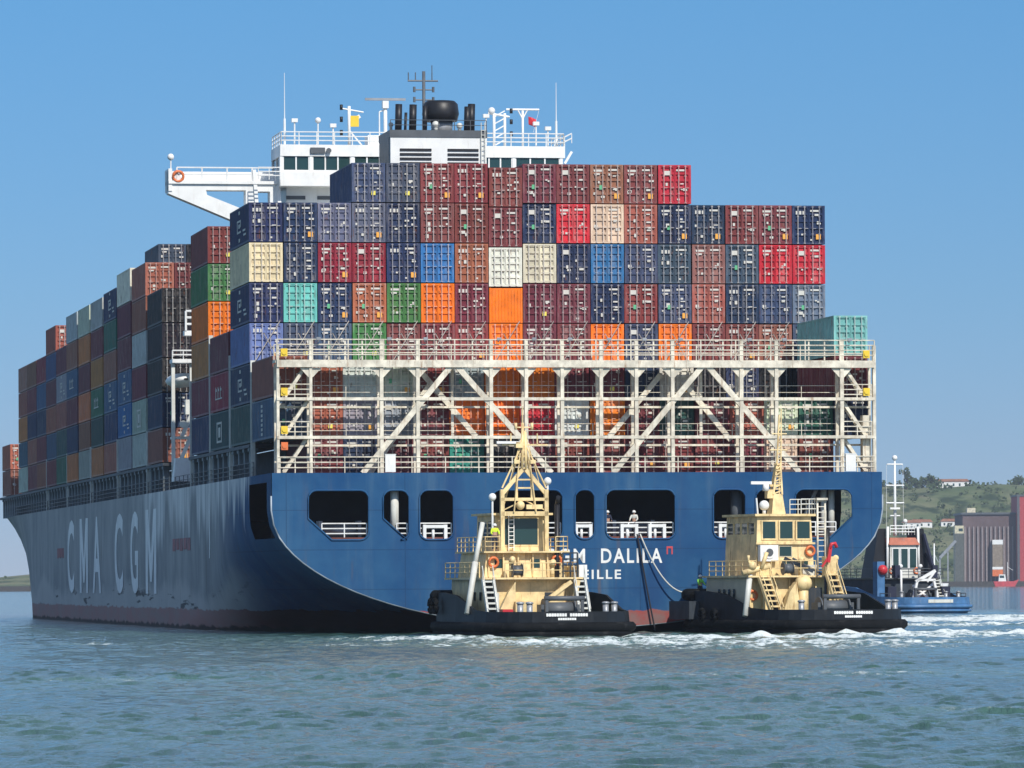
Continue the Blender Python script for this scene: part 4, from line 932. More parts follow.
def reel(t, x, y, z, mat):
    b = MB(); b.tube((x - .3, y, z), (x + .3, y, z), .34, 12); b.tube((x - .34, y, z), (x - .3, y, z), .45, 12); b.tube((x + .3, y, z), (x + .34, y, z), .45, 12); b.build('hose_reel', M[mat], t)
def cowl(t, x, y, z, h, mat):
    b = MB(); b.tube((x, y, z), (x, y, z + h), .16, 10); b.path([(x, y, z + h), (x, y - .08, z + h + .2), (x, y - .35, z + h + .3)], .2, 10); b.build('cowl_vent', mat, t)
def panelling(t, x0, x1, y, z0, z1, n, mat):
    for k in range(n): x = x0 + (x1 - x0) * k / (n - 1); MB().box(x - .05, x + .05, y - .1, y - .004, z0, z1).build('stiffener', mat, t)
ring(t1, -2.3, 7.85, 5.0); ring(t1, 2.0, 7.85, 5.1); reel(t1, 2.3, 6.6, 1.6, 'red'); cowl(t1, -1.3, 7.0, 4.0, .9, cream); cowl(t1, 1.4, 6.8, 4.0, .7, cream); reel(t1, -1.0, 6.7, 4.45, 'darkgrey')
panelling(t1, -2.6, 2.4, 8.02, 4.05, 5.55, 6, cream)
b = MB(); b.box(-2.4, -1.7, 5.0, 6.0, 1.05, 1.9); b.build('deck_locker', M['red'], t1)
b = MB(); b.rail([(2.2, 7.0, 3.98), (3.2, 7.0, 3.98)], 1.6, 4, .5, .05, .06); b.build('ladder_rack', M['deckdark'], t1)
b = MB(); b.path([(1.2 + .5 * math.cos(k * .7), 3.0 + .5 * math.sin(k * .7), 1.15 + .012 * k) for k in range(40)], .07, 6); b.build('rope_coil', M['rope'], t1)
aside(t1, -.85)
# ---- tug with the square wheelhouse (right)
T2 = Vector((22.5, 373, -.12)); t2 = empty('tugboat', T2, R(18.5)); tag(t2, 'cream tugboat with a square three-window wheelhouse, near the starboard corner of the transom', 'tugboat', 'harbour tugs at the stern')
tug_hull(t2, M['tughull'], M['tughull'], M['deckgreen']); text_on_stern(t2, (8, 7), (8,), .25, M['letter'])
for y in (11, 13.5, 16): tyre(t2, -[5.55, 5.5, 5.3][[11, 13.5, 16].index(y)], y, 1.3, 'x')
b = MB(); b.taper((-3.35, 2.9, 7.0, 15, 1.04), (-3.2, 2.8, 7.1, 15, 3.9)); d2_ = b.build('deckhouse', cream, t2)
b = MB(); b.taper((-3.375, -3.34, 7.3, 14.8, 1.1), (-3.23, -3.19, 7.3, 14.8, 3.85)); b.build('shade_side_panel', M['beige'], d2_)  # beige panel darkens the cream house's port side, shade put into colour
for k in range(4): win(d2_, 9.2 + k * .95, 9.45 + k * .95, -3.34, 2.5, 3.1, M['black'], .02, 'x')
b = MB(); b.box(-3.5, 3.1, 6.2, 15.2, 3.91, 4.03); b.build('upper_deck', cream, t2)
b = MB(); b.rail([(-3.4, 14, 4.03), (-3.4, 6.3, 4.03), (-2.9, 6.3, 4.03)], 1, 3, 1.2, .03, .035); b.rail([(-1.8, 6.3, 4.03), (1.4, 6.3, 4.03)], 1, 2, 1.2, .03, .035); b.rail([(3.0, 6.3, 4.03), (3.0, 15, 4.03)], 1, 3, 1.2, .03, .035); b.build('upper_railing', cream, t2)
b = MB(); b.taper((-2.2, 2.05, 8.2, 14.2, 4.04), (-2.0, 1.9, 8.4, 14.2, 8.05)); wheel2 = b.build('wheelhouse', cream, t2)
b = MB(); b.box(-2.25, 2.15, 8.1, 14.5, 8.06, 8.22); b.build('roof', cream, wheel2)
b = MB(); b.box(-2.2, 2.1, 8.1, 8.29, 6.15, 6.28); b.build('sill', cream, wheel2)
for x0 in (-1.65, -.4, .85): win(wheel2, x0, x0 + .92, 8.31, 6.55, 7.7, cream, .1)
win(wheel2, -.45, .4, 8.28, 5.35, 6.0, M['beige'], .06); win(wheel2, -.3, .3, 8.24, 4.5, 5.05, cream, .06); win(wheel2, 1.0, 1.6, 8.24, 4.5, 5.05, cream, .06)
for s in (-1, 1):
    for k in range(4): win(wheel2, 8.8 + k * 1.35, 9.8 + k * 1.35, s * 2.03, 6.5, 7.6, cream, .06, 'x')
b = MB(); b.box(-2.05, -.75, 7.7, 8.18, 5.0, 6.1); b.tube((-1.4, 7.7, 5.6), (-1.4, 7.64, 5.6), .42, 16); vent = b.build('ventilator', M['white'], t2)
b = MB(); b.tube((-1.4, 7.63, 5.6), (-1.4, 7.6, 5.6), .26, 14); b.build('vent_hub', M['darkgrey'], vent)
b = MB(); b.path([(-3.4 + .12 * math.cos(k), 6.2, 4.6 + .2 * k) for k in range(5)], .1, 6); b.tube((-3.9, 6.3, 4.2), (-1.9, 6.3, 4.7), .2, 8); b.tube((-2.6, 6.1, 4.5), (-2.2, 6.1, 5.6), .14, 8); b.ball((-3.2, 6.2, 4.7), .3); b.build('monitor_gun', cream, t2)
mm = MB(); mm.taper((-.5, .5, 9.5, 10.5, 8.23), (-.3, .35, 9.7, 10.3, 9.6))
for sx, sy in ((-1, -1), (1, -1), (1, 1), (-1, 1)): mm.bar((sx * .32, 10 + sy * .3, 9.55), (.15 + sx * .12, 10 + sy * .12, 11.7), .12, .12)
for k in range(5): mm.bar((-.3 + k * .06, 9.72, 9.6 + k * .42), (.34 - k * .03, 9.74, 9.85 + k * .42), .08, .08); mm.box(-.28 + k * .06, .33 - k * .02, 9.72, 9.8, 9.9 + k * .42, 9.97 + k * .42)
mm.tube((.1, 10, 11.0), (.25, 10, 11.6), .14, 8); mm.bar((.05, 10, 11.5), (.25, 10, 15.0), .1, .1); mm.bar((.35, 10, 11.3), (.4, 10, 14.2), .08, .08); mm.tube((-.45, 10, 12.6), (.85, 10, 12.6), .05, 6); mm.tube((-.3, 10, 13.7), (.8, 10, 13.7), .05, 6)
for k in range(7): mm.bar((.08 + k * .025, 10, 11.9 + k * .4), (.4, 10, 12.1 + k * .4), .06, .06)
mm.tube((.4, 10, 14.2), (.4, 10, 15.4), .04, 6); mm.box(-.9, .3, 9.8, 10.1, 10.1, 10.25); mm.box(-.75, -.2, 9.7, 10.2, 9.3, 9.9); mast2 = mm.build('mast', cream, t2)
b = MB(); b.box(-2.0, -.5, 9.5, 9.7, 10.25, 10.45); b.tube((-.9, 9.6, 9.8), (-.9, 9.6, 10.25), .22, 8); b.build('radar_bar', M['white'], mast2)
b = MB(); b.ball((-1.3, 8.9, 8.8), .35); b.tube((-1.3, 8.9, 8.2), (-1.3, 8.9, 8.6), .12, 8); b.tube((-1.8, 8.8, 8.2), (-1.9, 8.8, 9.3), .06, 6); b.build('searchlight', M['white'], wheel2)
b = MB(); b.rail([(1.2, 8.4, 8.23), (2.4, 8.4, 8.23), (2.4, 10.5, 8.23), (1.2, 10.5, 8.23)], 1.0, 3, .6, .035, .04); b.build('roof_cage', M['offwhite'], wheel2)
b = MB()
for x in (2.35, 2.9): b.tube((x, 8.3, 4.1), (x, 8.3, 9.3), .07, 8)
for k in range(13): b.box(2.35, 2.9, 8.27, 8.33, 4.5 + k * .38, 4.56 + k * .38)
b.box(2.2, 3.0, 8.0, 8.6, 9.15, 9.3); b.build('funnel_ladder', M['cream'], t2)
b = MB(); b.tube((3.1, 8.5, 4.04), (3.1, 8.5, 7.2), .22, 10); b.build('exhaust_pipe', M['black'], t2)
ship_stair('stair', t2, (-1.95, 4.6, 1.05), (-2.35, 6.3, 3.95), .75, cream); ship_stair('stair', t2, (2.7, 4.2, 1.05), (2.3, 5.8, 4.3), .75, cream)
b = MB(); b.box(1.9, 2.7, 5.7, 6.4, 4.0, 5.3); b.build('stair_head', cream, t2)
b = MB(); b.tube((-3.9, 5.8, 1.3), (-3.2, 6.6, 4.4), .2, 10); b.build('davit_boom', M['offwhite'], t2)
b = MB(); b.prism([(-1.2, 1.1), (.3, 1.1), (-.1, 3.6), (-.6, 2.9)], 6.0, 6.6); b.tube((.5, 6.3, 1.1), (.5, 6.3, 3.4), .35, 12); b.ball((.5, 6.3, 3.5), .6); b.build('deck_gear', cream, t2)
b = MB(); b.bar((2.0, 5.5, 4.9), (2.15, 5.5, 5.9), .22, .22); b.path([(2.12, 5.5, 5.8), (2.25, 5.5, 6.15), (2.5, 5.5, 6.2), (2.62, 5.5, 5.9)], .12, 8); b.bar((1.55, 5.5, 4.6), (2.05, 5.5, 5.3), .12, .12); b.build('crane_hook', M['red'], t2)
b = MB(); b.tube((.2, 7.5, 5.2), (2.3, 6.4, 3.9), .08, 6); b.tube((2.0, 6.0, 1.1), (2.0, 6.0, 3.9), .1, 6); b.box(.9, 1.9, 6.4, 7, 1.05, 3.2); b.build('deck_locker', M['deckdark'], t2)
winch(t2, .2, 3.6); bollards(t2, [(3.2, 1.1), (3.8, 1.4), (-3.0, 1.2)])
person_tug(t1, -3.0, 8.1, 5.73, 0, 'deckhand in a yellow hi-vis jacket on the gantry tug beside its wheelhouse', M['hivis'], M['navycloth'], M['white'])
b = MB(); b.box(-4.4, 4.4, 15.3, 19.3, 1.06, 2.3); b.build('bow_platform', M['deckdark'], t2)
person_tug(t2, -4.15, 17.4, 2.31, .4, 'deckhand in a green hi-vis vest at the port bow of the square-wheelhouse tug', painted('green_hivis', (.3, .75, .1), .8), M['navycloth'], M['white'])
ring(t2, 1.75, 8.12, 5.7); ring(t2, -2.9, 6.95, 2.7); reel(t2, -.6, 6.4, 4.5, 'darkgrey'); cowl(t2, .5, 6.8, 4.03, .8, cream); cowl(t2, 3.2, 7.4, 4.03, .9, cream); reel(t2, 3.0, 6.4, 1.6, 'darkgrey')
panelling(t2, -3.1, 2.6, 6.98, 1.1, 3.85, 7, cream)
b = MB(); b.bar((-.6, 7.0, 5.2), (1.2, 6.2, 4.3), .12, .25); b.build('crane_arm', M['deckdark'], t2)
b = MB(); b.box(.6, 1.9, 7.3, 8.1, 4.03, 4.75); b.build('raft_canister', M['offwhite'], t2)
b = MB(); b.path([(-1.2 + .5 * math.cos(k * .7), 2.2 + .5 * math.sin(k * .7), 1.15 + .012 * k) for k in range(40)], .07, 6); b.build('rope_coil', M['rope'], t2)
aside(t2, -1.35)
# ---- blue tug further off
T3 = Vector((46.0, 600, 0)); t3 = empty('tugboat', T3, R(24)); tag(t3, 'blue and white tugboat with faded orange wheelhouse roof beyond the starboard corner', 'tugboat', 'harbour tugs at the stern')
tug_hull(t3, M['bluehull'], M['bluehull'], M['deckred'], M['bluehull'], .2)
b = MB(); b.taper((-3.4, 3.4, 6.5, 17, 1.05), (-3.3, 3.3, 6.6, 17, 3.7)); d3 = b.build('deckhouse', M['deckdark'], t3)
b = MB(); b.box(-3.6, 3.6, 6.0, 17.3, 3.71, 3.83); b.rail([(-3.5, 17, 3.83), (-3.5, 6.1, 3.83), (3.5, 6.1, 3.83), (3.5, 17, 3.83)], 1, 3, 1.3, .04); b.build('upper_deck', M['darkgrey'], t3)
b = MB(); b.taper((-1.7, 1.7, 8.5, 13, 3.84), (-1.6, 1.6, 8.6, 13.3, 7.4)); w3 = b.build('wheelhouse', M['offwhite'], t3)
for x0 in (-1.35, -.35, .7): win(w3, x0, x0 + (.8 if x0 > -.5 else .7), 8.5, 4.9, 7.0, M['white'], .1)
for s in (-1, 1):
    for k in range(3): win(w3, 9 + k * 1.35, 10 + k * 1.35, s * 1.66, 5.2, 7.0, M['white'], .1, 'x')
b = MB(); b.taper((-1.9, 1.9, 8.3, 13.5, 7.41), (-1.55, 1.55, 8.7, 13, 8.2)); b.build('roof', painted('faded_orange_paint', (.42, .13, .075), .6, var=.3, dirt=(.2, .2, .2), dirt_amt=.5), w3)
b = MB(); b.rail([(-1.5, 8.8, 8.5), (1.5, 8.8, 8.5), (1.5, 13, 8.5)], 1, 3, .7, .06); b.build('roof_railing', M['white'], w3)
m3 = MB(); m3.tube((0, 10.5, 8.4), (0, 10.5, 16.8), .2, 8, .1)
for z, ww in ((16.2, 1.9), (13.9, 2.2), (12, 2.2), (10.6, 1.2)): m3.tube((-ww / 2, 10.5, z), (ww / 2, 10.5, z), .09, 6)
m3.ball((0, 10.5, 16.9), .3)
for x in (-1, 1): m3.tube((x, 10.5, 16.2), (x * 1.05, 10.5, 9), .02, 4)
m3.build('mast', M['white'], t3)
for s in (-1, 1):
    b = MB(); b.taper((s * 2.9 - .8, s * 2.9 + .8, 9, 11.5, 3.84), (s * 2.3 - .5, s * 2.3 + .5, 9.2, 11.2, 9.2)); b.build('funnel', M['black'], t3)
    b = MB(); b.tube((s * 1.95, 8.7, 3.9), (s * 1.85, 8.7, 9.4), .14, 8); b.build('funnel_pole', M['white'], t3)
cr = MB()
for s in (-1, 1): cr.bar((s * 1.6, 3.6, 1.1), (s * 1.0, 3.6, 3.6), .25, .25)
cr.bar((-1.2, 3.6, 3.4), (1.2, 3.6, 4.6), .25, .3); cr.bar((-1.0, 3.6, 3.6), (1.2, 3.6, 3.6), .25, .25); cr.bar((1.2, 3.6, 4.6), (.2, 3.6, 3.4), .22, .22); cr.build('deck_crane', M['white'], t3)
b = MB(); b.box(-5.0, -4.1, 5.2, 6.2, 1.1, 5.6); b.build('tarpaulin', M['bluehull'], t3); b = MB(); b.ball((-4.4, 5.1, 4.7), .55); b.build('buoy', M['red'], t3)
ship_stair('stair', t3, (2.6, 4.6, 1.05), (2.6, 6.2, 3.7), .8, M['offwhite'])
for s_ in (-1, 1):
    b = MB(); b.rail([(s_ * 4.6, 3, 1.05), (s_ * 4.9, 12, 1.05)], 1.1, 3, 1.2, .05, .05); b.build('side_railing', M['darkgrey'], t3)
    b = MB(); b.box(s_ * 3.3 - .5, s_ * 3.3 + .5, 5.0, 6.4, 1.06, 2.9); b.build('deck_locker', M['navycloth'], t3); b = MB(); b.box(s_ * 2.3 - .3, s_ * 2.3 + .3, 5.6, 6.4, 3.84, 5.2); b.build('deck_locker', M['navycloth'], t3)
    cowl(t3, s_ * 1.2, 7.2, 3.84, 1.0, M['white']); ring(t3, s_ * 1.5, 8.4, 4.6)
b = MB(); b.bar((3.4, 6, 1.2), (2.7, 9, 8.6), .3, .3); b.bar((3.9, 6, 1.2), (3.0, 9, 6.5), .25, .25); b.build('crane_arm', M['navycloth'], t3)
b = MB(); b.tube((-1.5, 4.2, 1.1), (1.3, 4.2, 3.2), .14, 8); b.tube((1.4, 4.2, 1.1), (-1.2, 4.2, 3.0), .14, 8); b.tube((-2.2, 5, 1.1), (-2.2, 5, 4.6), .12, 8); b.build('tow_frame', M['white'], t3)
b = MB(); b.tube((-.5, 9.5, 8.5), (-.5, 9.5, 10.4), .06, 6); b.tube((.6, 9.3, 8.5), (.6, 9.3, 9.9), .06, 6); b.ball((.6, 9.3, 10.0), .25); b.box(-.9, .3, 9.9, 10.1, 11.3, 11.5); b.build('antenna', M['white'], w3)
winch(t3, -.2, 4.8); bollards(t3, [(1.2, 1.2), (3.8, 3.2), (-3.5, 2.5)])
b = MB(); b.box(-1.6, 1.4, -.05, .05, 1.15, 1.5); b.build('name_board', M['offwhite'], t3)

# ------------------------------------------------------------------ tow lines
def line(name, pts, r, mat, label):
    b = MB(); b.path(pts, r, 6); tag(b.build(name, mat), label, 'rope')
def hang(a, c, sag, n=16): a = Vector(a); c = Vector(c); return [a.lerp(c, i / n) - Vector((0, 0, sag * 4 * (i / n) * (1 - i / n))) for i in range(n + 1)]
a0 = on_ship(pv(634), -.25, zl + .35)
line('mooring_line', hang(a0, on_ship(pv(651), -.5, .15), .15), .065, M['darkrope'], 'dark rope hanging from the wide stern opening down to the water')
bow2 = Matrix.Translation(T2) @ Matrix.Rotation(R(18.5), 4, 'Z') @ Vector((-1.2, 22.6, 2.9))
line('tow_line', hang(on_ship(pv(637), -.25, zl + .35), on_ship(pv(692), -1.2, pz(590)), 1.6), .05, M['rope'], 'pale tow rope curving from the wide stern opening to the right tug')

# ------------------------------------------------------------------ flag
b = MB(); b.smooth = True
V = []; Fs = []
for i in range(7):
    for j in range(5): V.append((9.55 + i * .11, 68 + .08 * math.sin(i * 1.3 + j * .4), 41.6 + j * .17 + .25 * (6 - i) / 6))
for i in range(6):
    for j in range(4): Fs.append((i * 5 + j, (i + 1) * 5 + j, (i + 1) * 5 + j + 1, i * 5 + j + 1))
b.add(V, Fs); fl = b.build('flag', M['red'], None); fl.location = SHIP_M @ Vector((0, 9, 0)); fl.rotation_euler = (0, 0, SHIP_RZ); md = fl.modifiers.new('t', 'SOLIDIFY'); md.thickness = .02
tag(fl, 'small red flag flying below the starboard antenna mast', 'flag')

# ------------------------------------------------------------------ water
def make_water():
    rs = np.random.RandomState(4)
    xs = np.concatenate([np.arange(-56, -20, .45), np.arange(-20, 20, .13), np.arange(20, 66.3, .45)])
    ys = np.concatenate([np.arange(84, 160, .13), np.arange(160, 240, .2), np.arange(240, 460, .36), np.arange(460, 700, .8)])
    X, Y = np.meshgrid(xs.astype(np.float32), ys.astype(np.float32))
    SP = np.maximum(np.gradient(xs)[None, :].astype(np.float32), np.gradient(ys)[:, None].astype(np.float32))
    Z = np.zeros_like(X); DX = np.zeros_like(X); DY = np.zeros_like(X)
    wd = R(250)
    for i in range(120):
        lam = 0.36 * (3.4 / .36) ** (rs.rand() ** 1.1); k = 2 * math.pi / lam
        th = wd + rs.randn() * .95; amp = .0037 * lam ** .80 * (0.5 + rs.rand())
        ph = k * (X * math.cos(th) + Y * math.sin(th)) + rs.rand() * 6.283
        a_ = amp * np.clip(lam / (2.2 * SP) - 1, 0, 1); Z += a_ * np.sin(ph); cs = a_ * np.cos(ph) * 1.4; DX += cs * math.cos(th); DY += cs * math.sin(th)
    # patchiness (gusts) and churned water round the tugs
    G = np.zeros_like(X)
    for i in range(14):
        lam = 25 + 60 * rs.rand(); th = rs.rand() * 6.28; k = 6.283 / lam
        G += np.sin(k * (X * math.cos(th) * .6 + Y * math.sin(th)) + rs.rand() * 6.28)
    G = 1 + .07 * G
    g2 = np.clip(G, .35, 2.0); Z *= g2; DX *= g2; DY *= g2
    def blob(cx, cy, rx, ry, rot=0):
        dx, dy = X - cx, Y - cy; c, s = math.cos(rot), math.sin(rot)
        a, b = (dx * c + dy * s) / rx, (-dx * s + dy * c) / ry
        return np.exp(-(a * a + b * b))
    foam = np.zeros_like(X)
    for cx, cy, rx, ry, am in ((4, 366, 8, 5, 1.1), (-5, 352, 6, 14, .85), (5, 325, 12, 24, .8), (12, 350, 8, 12, .9), (15, 300, 14, 16, .5), (25, 374, 9, 5, 1.25), (21, 352, 13, 10, 1.0), (18, 318, 12, 18, .72), (32, 362, 10, 8, 1.0), (38, 330, 10, 14, .62), (-7, 318, 8, 10, .42),
                              (46, 500, 30, 26, 1.35), (40, 440, 26, 14, .85), (48, 392, 16, 10, .95), (58, 540, 20, 26, 1.2), (-1.5, 371, 4, 4, .8), (-5, 250, 6, 6, .33), (-25, 330, 3, 8, .42), (-14, 205, 5, 5, .36), (10, 210, 20, 12, .3), (14, 150, 5, 4, .4)):
        foam = np.maximum(foam, am * blob(cx, cy, rx, ry))
    churn = np.zeros_like(X)
    for i in range(60):
        lam = 1.1 + 2.4 * rs.rand(); k = 6.283 / lam; th = rs.rand() * 6.28
        churn += (.0062 * lam) * np.sin(k * (X * math.cos(th) + Y * math.sin(th)) + rs.rand() * 6.28)
    near = np.clip(foam, 0, 1.2)
    Z += churn * near * 1.5
    # fade to flat at the rim
    ed = np.minimum(np.minimum(X - xs[0], xs[-1] - X) / 6, np.minimum((Y - ys[0]) / 4, (ys[-1] - Y) / 120)); ed = np.clip(ed, 0, 1)
    Z *= ed; DX *= ed; DY *= ed; Z *= np.clip(1.15 - (Y - 300) / 800, .4, 1)
    ny, nx = X.shape
    V = np.stack([(X + DX).ravel(), (Y + DY).ravel(), Z.ravel()], 1)
    idx = np.arange(nx * ny).reshape(ny, nx)
    Q = np.stack([idx[:-1, :-1], idx[:-1, 1:], idx[1:, 1:], idx[1:, :-1]], -1).reshape(-1, 4)
    # outer sheet to the horizon
    x0, x1, y0, y1 = xs[0], xs[-1], ys[0], ys[-1]; W = 30000
    ext = [(-W, -200, 0), (W, -200, 0), (W, W, 0), (-W, W, 0)]
    base = len(V); V = np.concatenate([V, np.array(ext)])
    c00, c10, c11, c01 = idx[0, 0], idx[0, -1], idx[-1, -1], idx[-1, 0]
    rim = [np.concatenate([[base, base + 1], idx[0, ::-1]]), np.concatenate([[base + 1, base + 2], idx[::-1, -1]]), np.concatenate([[base + 2, base + 3], idx[-1, :]]), np.concatenate([[base + 3, base], idx[:, 0]])]
    loops = np.concatenate([Q.ravel()] + rim).astype(np.int32); tot = np.array([4] * len(Q) + [len(r) for r in rim], dtype=np.int32); start = np.concatenate([[0], np.cumsum(tot)[:-1]]).astype(np.int32)
    me = bpy.data.meshes.new('water'); me.vertices.add(len(V)); me.vertices.foreach_set('co', V.astype(np.float32).ravel())
    me.loops.add(len(loops)); me.loops.foreach_set('vertex_index', loops); me.polygons.add(len(tot)); me.polygons.foreach_set('loop_start', start); me.polygons.foreach_set('loop_total', tot)
    me.polygons.foreach_set('use_smooth', np.ones(len(tot), dtype=bool)); me.update(calc_edges=True); me.validate()
    at = me.attributes.new('foam', 'FLOAT', 'POINT'); at.data.foreach_set('value', np.concatenate([foam.ravel(), np.zeros(4)]).astype(np.float32))
    m, t, b, N, L = new_mat('sea_water')
    geo = N('ShaderNodeNewGeometry').outputs['Position']
    fa = N('ShaderNodeAttribute'); fa.attribute_name = 'foam'; f = fa.outputs['Fac']
    deep = mixrgb(t, (.036, .085, .072), (.062, .13, .108), noise(t, mapping(t, geo, (.05, .02, 1)), 1, 4, .6))
    deep = mixrgb(t, deep, (.10, .21, .19), math_(t, 'MULTIPLY', f, .8))
    n1 = noise(t, mapping(t, geo, (1, .55, 1)), .55, 8, .68, .0, 1.0); 
    n2 = noise(t, mapping(t, geo, (1, .7, 1)), 2.2, 6, .7, .0, 1.0)
    nn = math_(t, 'ADD', math_(t, 'MULTIPLY', n1, .6), math_(t, 'MULTIPLY', n2, .4))
    lev = math_(t, 'ADD', nn, math_(t, 'MULTIPLY', f, .34))
    mask = rng(t, lev, .62, .80)
    mask = math_(t, 'MULTIPLY', mask, rng(t, f, .1, .35))
    c = mixrgb(t, deep, (.72, .78, .76), mask)
    L(c, b.inputs['Base Color']); b.inputs['IOR'].default_value = 1.333
    L(math_(t, 'MULTIPLY_ADD', mask, .58, .06), b.inputs['Roughness'])
    bp = N('ShaderNodeBump'); bp.inputs['Strength'].default_value = .6; bp.inputs['Distance'].default_value = .09
    h = math_(t, 'ADD', noise(t, mapping(t, geo, (1, .6, 1)), 2.2, 7, .72, .0, 1.0), math_(t, 'MULTIPLY', mask, .5))
    L(h, bp.inputs['Height'])
    b2 = N('ShaderNodeBump'); b2.inputs['Strength'].default_value = .6; b2.inputs['Distance'].default_value = .4
    L(noise(t, mapping(t, geo, (1.3, .16, 1)), 1.0, 5, .6, .0, 1.0), b2.inputs['Height']); L(bp.outputs[0], b2.inputs['Normal']); L(b2.outputs[0], b.inputs['Normal'])
    me.materials.append(m)
    o = bpy.data.objects.new('water', me); COL.objects.link(o); tag(o, kind='structure')
make_water()

# ------------------------------------------------------------------ far shore
def hill_h(X, Y):
    q = max(0, min(1, (Y - 3420) / 520)); q = q * q * (3 - 2 * q)
    right = max(0, min(1, (X - 60) / 150)); left = math.exp(-((X + 318) / 40) ** 2)
    top = 66 * right * right * (3 - 2 * right) + 7 * left + 3 + 5 * math.sin(X * .011) * right + 2.5 * math.sin(X * .037 + 1) * right
    g = top * (.25 * q + .75 * q ** 1.4) + 4 * mnoise.noise(Vector((X * .012, Y * .012, 3))) * q
    bump = 14 * right * math.exp(-((Y - 3640) / 60) ** 2) * (.6 + .4 * math.sin(X * .02))
    return 2.2 + g + bump
b = MB(); b.smooth = True
hx = np.arange(-1100, 1500, 20.0); hy = np.concatenate([np.arange(3400, 4100, 20.0), [4150, 4200]])
V = [(x, y, hill_h(x, y)) for y in hy for x in hx]; nx = len(hx)
V += [(x, 3395, -1) for x in hx]
n0 = len(hy) * nx
Fs = [(j * nx + i, j * nx + i + 1, (j + 1) * nx + i + 1, (j + 1) * nx + i) for j in range(len(hy) - 1) for i in range(nx - 1)] + [(n0 + i, n0 + i + 1, i + 1, i) for i in range(nx - 1)]
b.add(V, Fs)
def hillmat():
    m, t, bb, N, L = new_mat('hillside'); g = N('ShaderNodeNewGeometry').outputs['Position']
    c = mixrgb(t, (.085, .12, .05), (.17, .175, .095), noise(t, g, .018, 6, .65, .35, .65))
    c = mixrgb(t, c, (.03, .05, .022), noise(t, mapping(t, g, (1, .5, 1)), .05, 5, .6, .48, .62))
    c = mixrgb(t, c, (.2, .17, .12), noise(t, mapping(t, g, (.6, .6, 2)), .03, 5, .65, .62, .72, 0, .7))
    L(c, bb.inputs['Base Color']); bb.inputs['Roughness'].default_value = .95; bb.inputs['Specular IOR Level'].default_value = .1
    return m
tag(b.build('hills', hillmat()), kind='structure')
def leafmat(name, c1, c2):
    m, t, bb, N, L = new_mat(name); g = N('ShaderNodeNewGeometry').outputs['Position']
    L(mixrgb(t, c1, c2, noise(t, g, .15, 3, .6)), bb.inputs['Base Color']); bb.inputs['Roughness'].default_value = .9; bb.inputs['Specular IOR Level'].default_value = .1; return m
M['leaf'] = leafmat('foliage', (.04, .065, .028), (.08, .11, .045)); M['bark'] = painted('bark', (.08, .06, .045), .9)
def clump(b, c, r, rnd, n=26):
    for i in range(n):
        d = Vector((rnd.gauss(0, 1), rnd.gauss(0, 1), rnd.gauss(0, .8))).normalized() * r * rnd.uniform(.5, 1.05); q = Vector(c) + d
        s = r * rnd.uniform(.22, .42); a = Vector((rnd.gauss(0, 1), rnd.gauss(0, 1), rnd.gauss(0, 1))).normalized(); e = a.orthogonal().normalized(); f = a.cross(e)
        b.add([q + e * s, q + f * s, q - e * s, q - f * s, q + a * s * .6], [(0, 1, 4), (1, 2, 4), (2, 3, 4), (3, 0, 4), (0, 3, 2, 1)])
rnd = random.Random(3)
b = MB()
for i in range(1050):
    X = rnd.uniform(190, 520) if i < 1040 else rnd.uniform(-420, -250); Y = rnd.uniform(3450, 3980)
    if mnoise.noise(Vector((X * .02, Y * .02, 8))) < -.22: continue
    clump(b, (X, Y, hill_h(X, Y) + 1), rnd.uniform(1.6, 4.6), rnd, 10)
tag(b.build('woodland', M['leaf']), 'scrub and woodland covering the far hillside', 'woodland', kind='stuff')
def tree(px, Y, top, rr, label, tall=1.0):
    X = (px - 512) / F * Y; g = hill_h(X, Y); t = empty('tree', (X, Y, g)); tag(t, label, 'tree', 'trees on the far ridge')
    b = MB(); b.tube((0, 0, -1), (0, 0, top * .6), rr * .12, 8, rr * .06)
    for k in range(3): a = k * 2.1; b.tube((0, 0, top * .4), (math.cos(a) * rr * .5, math.sin(a) * rr * .5, top * .7), rr * .06, 6, rr * .03)
    b.build('trunk', M['bark'], t)
    b = MB(); rn = random.Random(int(px))
    for k in range(9): clump(b, (rn.gauss(0, .4) * rr, rn.gauss(0, .4) * rr, top * rn.uniform(.35, .9)), rr * rn.uniform(.35, .6), rn, 30)
    b.build('crown', M['leaf'], t)
tree(907, 3900, 15, 5, 'tall dark tree on the ridge right beside the blue tug mast')
tree(932, 3920, 8, 6, 'rounded tree on the ridge left of the hilltop house')
tree(1019, 3920, 6, 5, 'small tree on the ridge at the right edge')
tree(917, 3920, 5, 5, 'low bushy tree on the ridge between the tall tree and the rounded one')
def house(px, Y, wd, hh, label, base=None, roof=(.35, .16, .1)):
    X = (px - 512) / F * Y; g = hill_h(X, Y) - .5 if base is None else base
    t = empty('house', (X, Y, g)); tag(t, label, 'house', 'houses on the far hillside')
    b = MB(); b.box(-wd / 2, wd / 2, 0, 8, 0, hh); wl = b.build('wall', M['white'], t)
    b = MB(); b.prism([(-wd / 2 - .5, hh), (wd / 2 + .5, hh), (wd / 2 - 1.2, hh + 1.8), (-wd / 2 + 1.2, hh + 1.8)], -.5, 8.5); b.build('roof', painted('roof_tile', roof, .8), t)
    for k in range(max(2, int(wd / 4))): x = -wd / 2 + (k + .5) * wd / max(2, int(wd / 4)); b = MB(); b.box(x - .6, x + .6, -.06, -.01, hh * .35, hh * .75); b.build('window', M['glass'], wl)
house(948, 3930, 30, 5, 'white house with a long roof on the skyline of the hill')
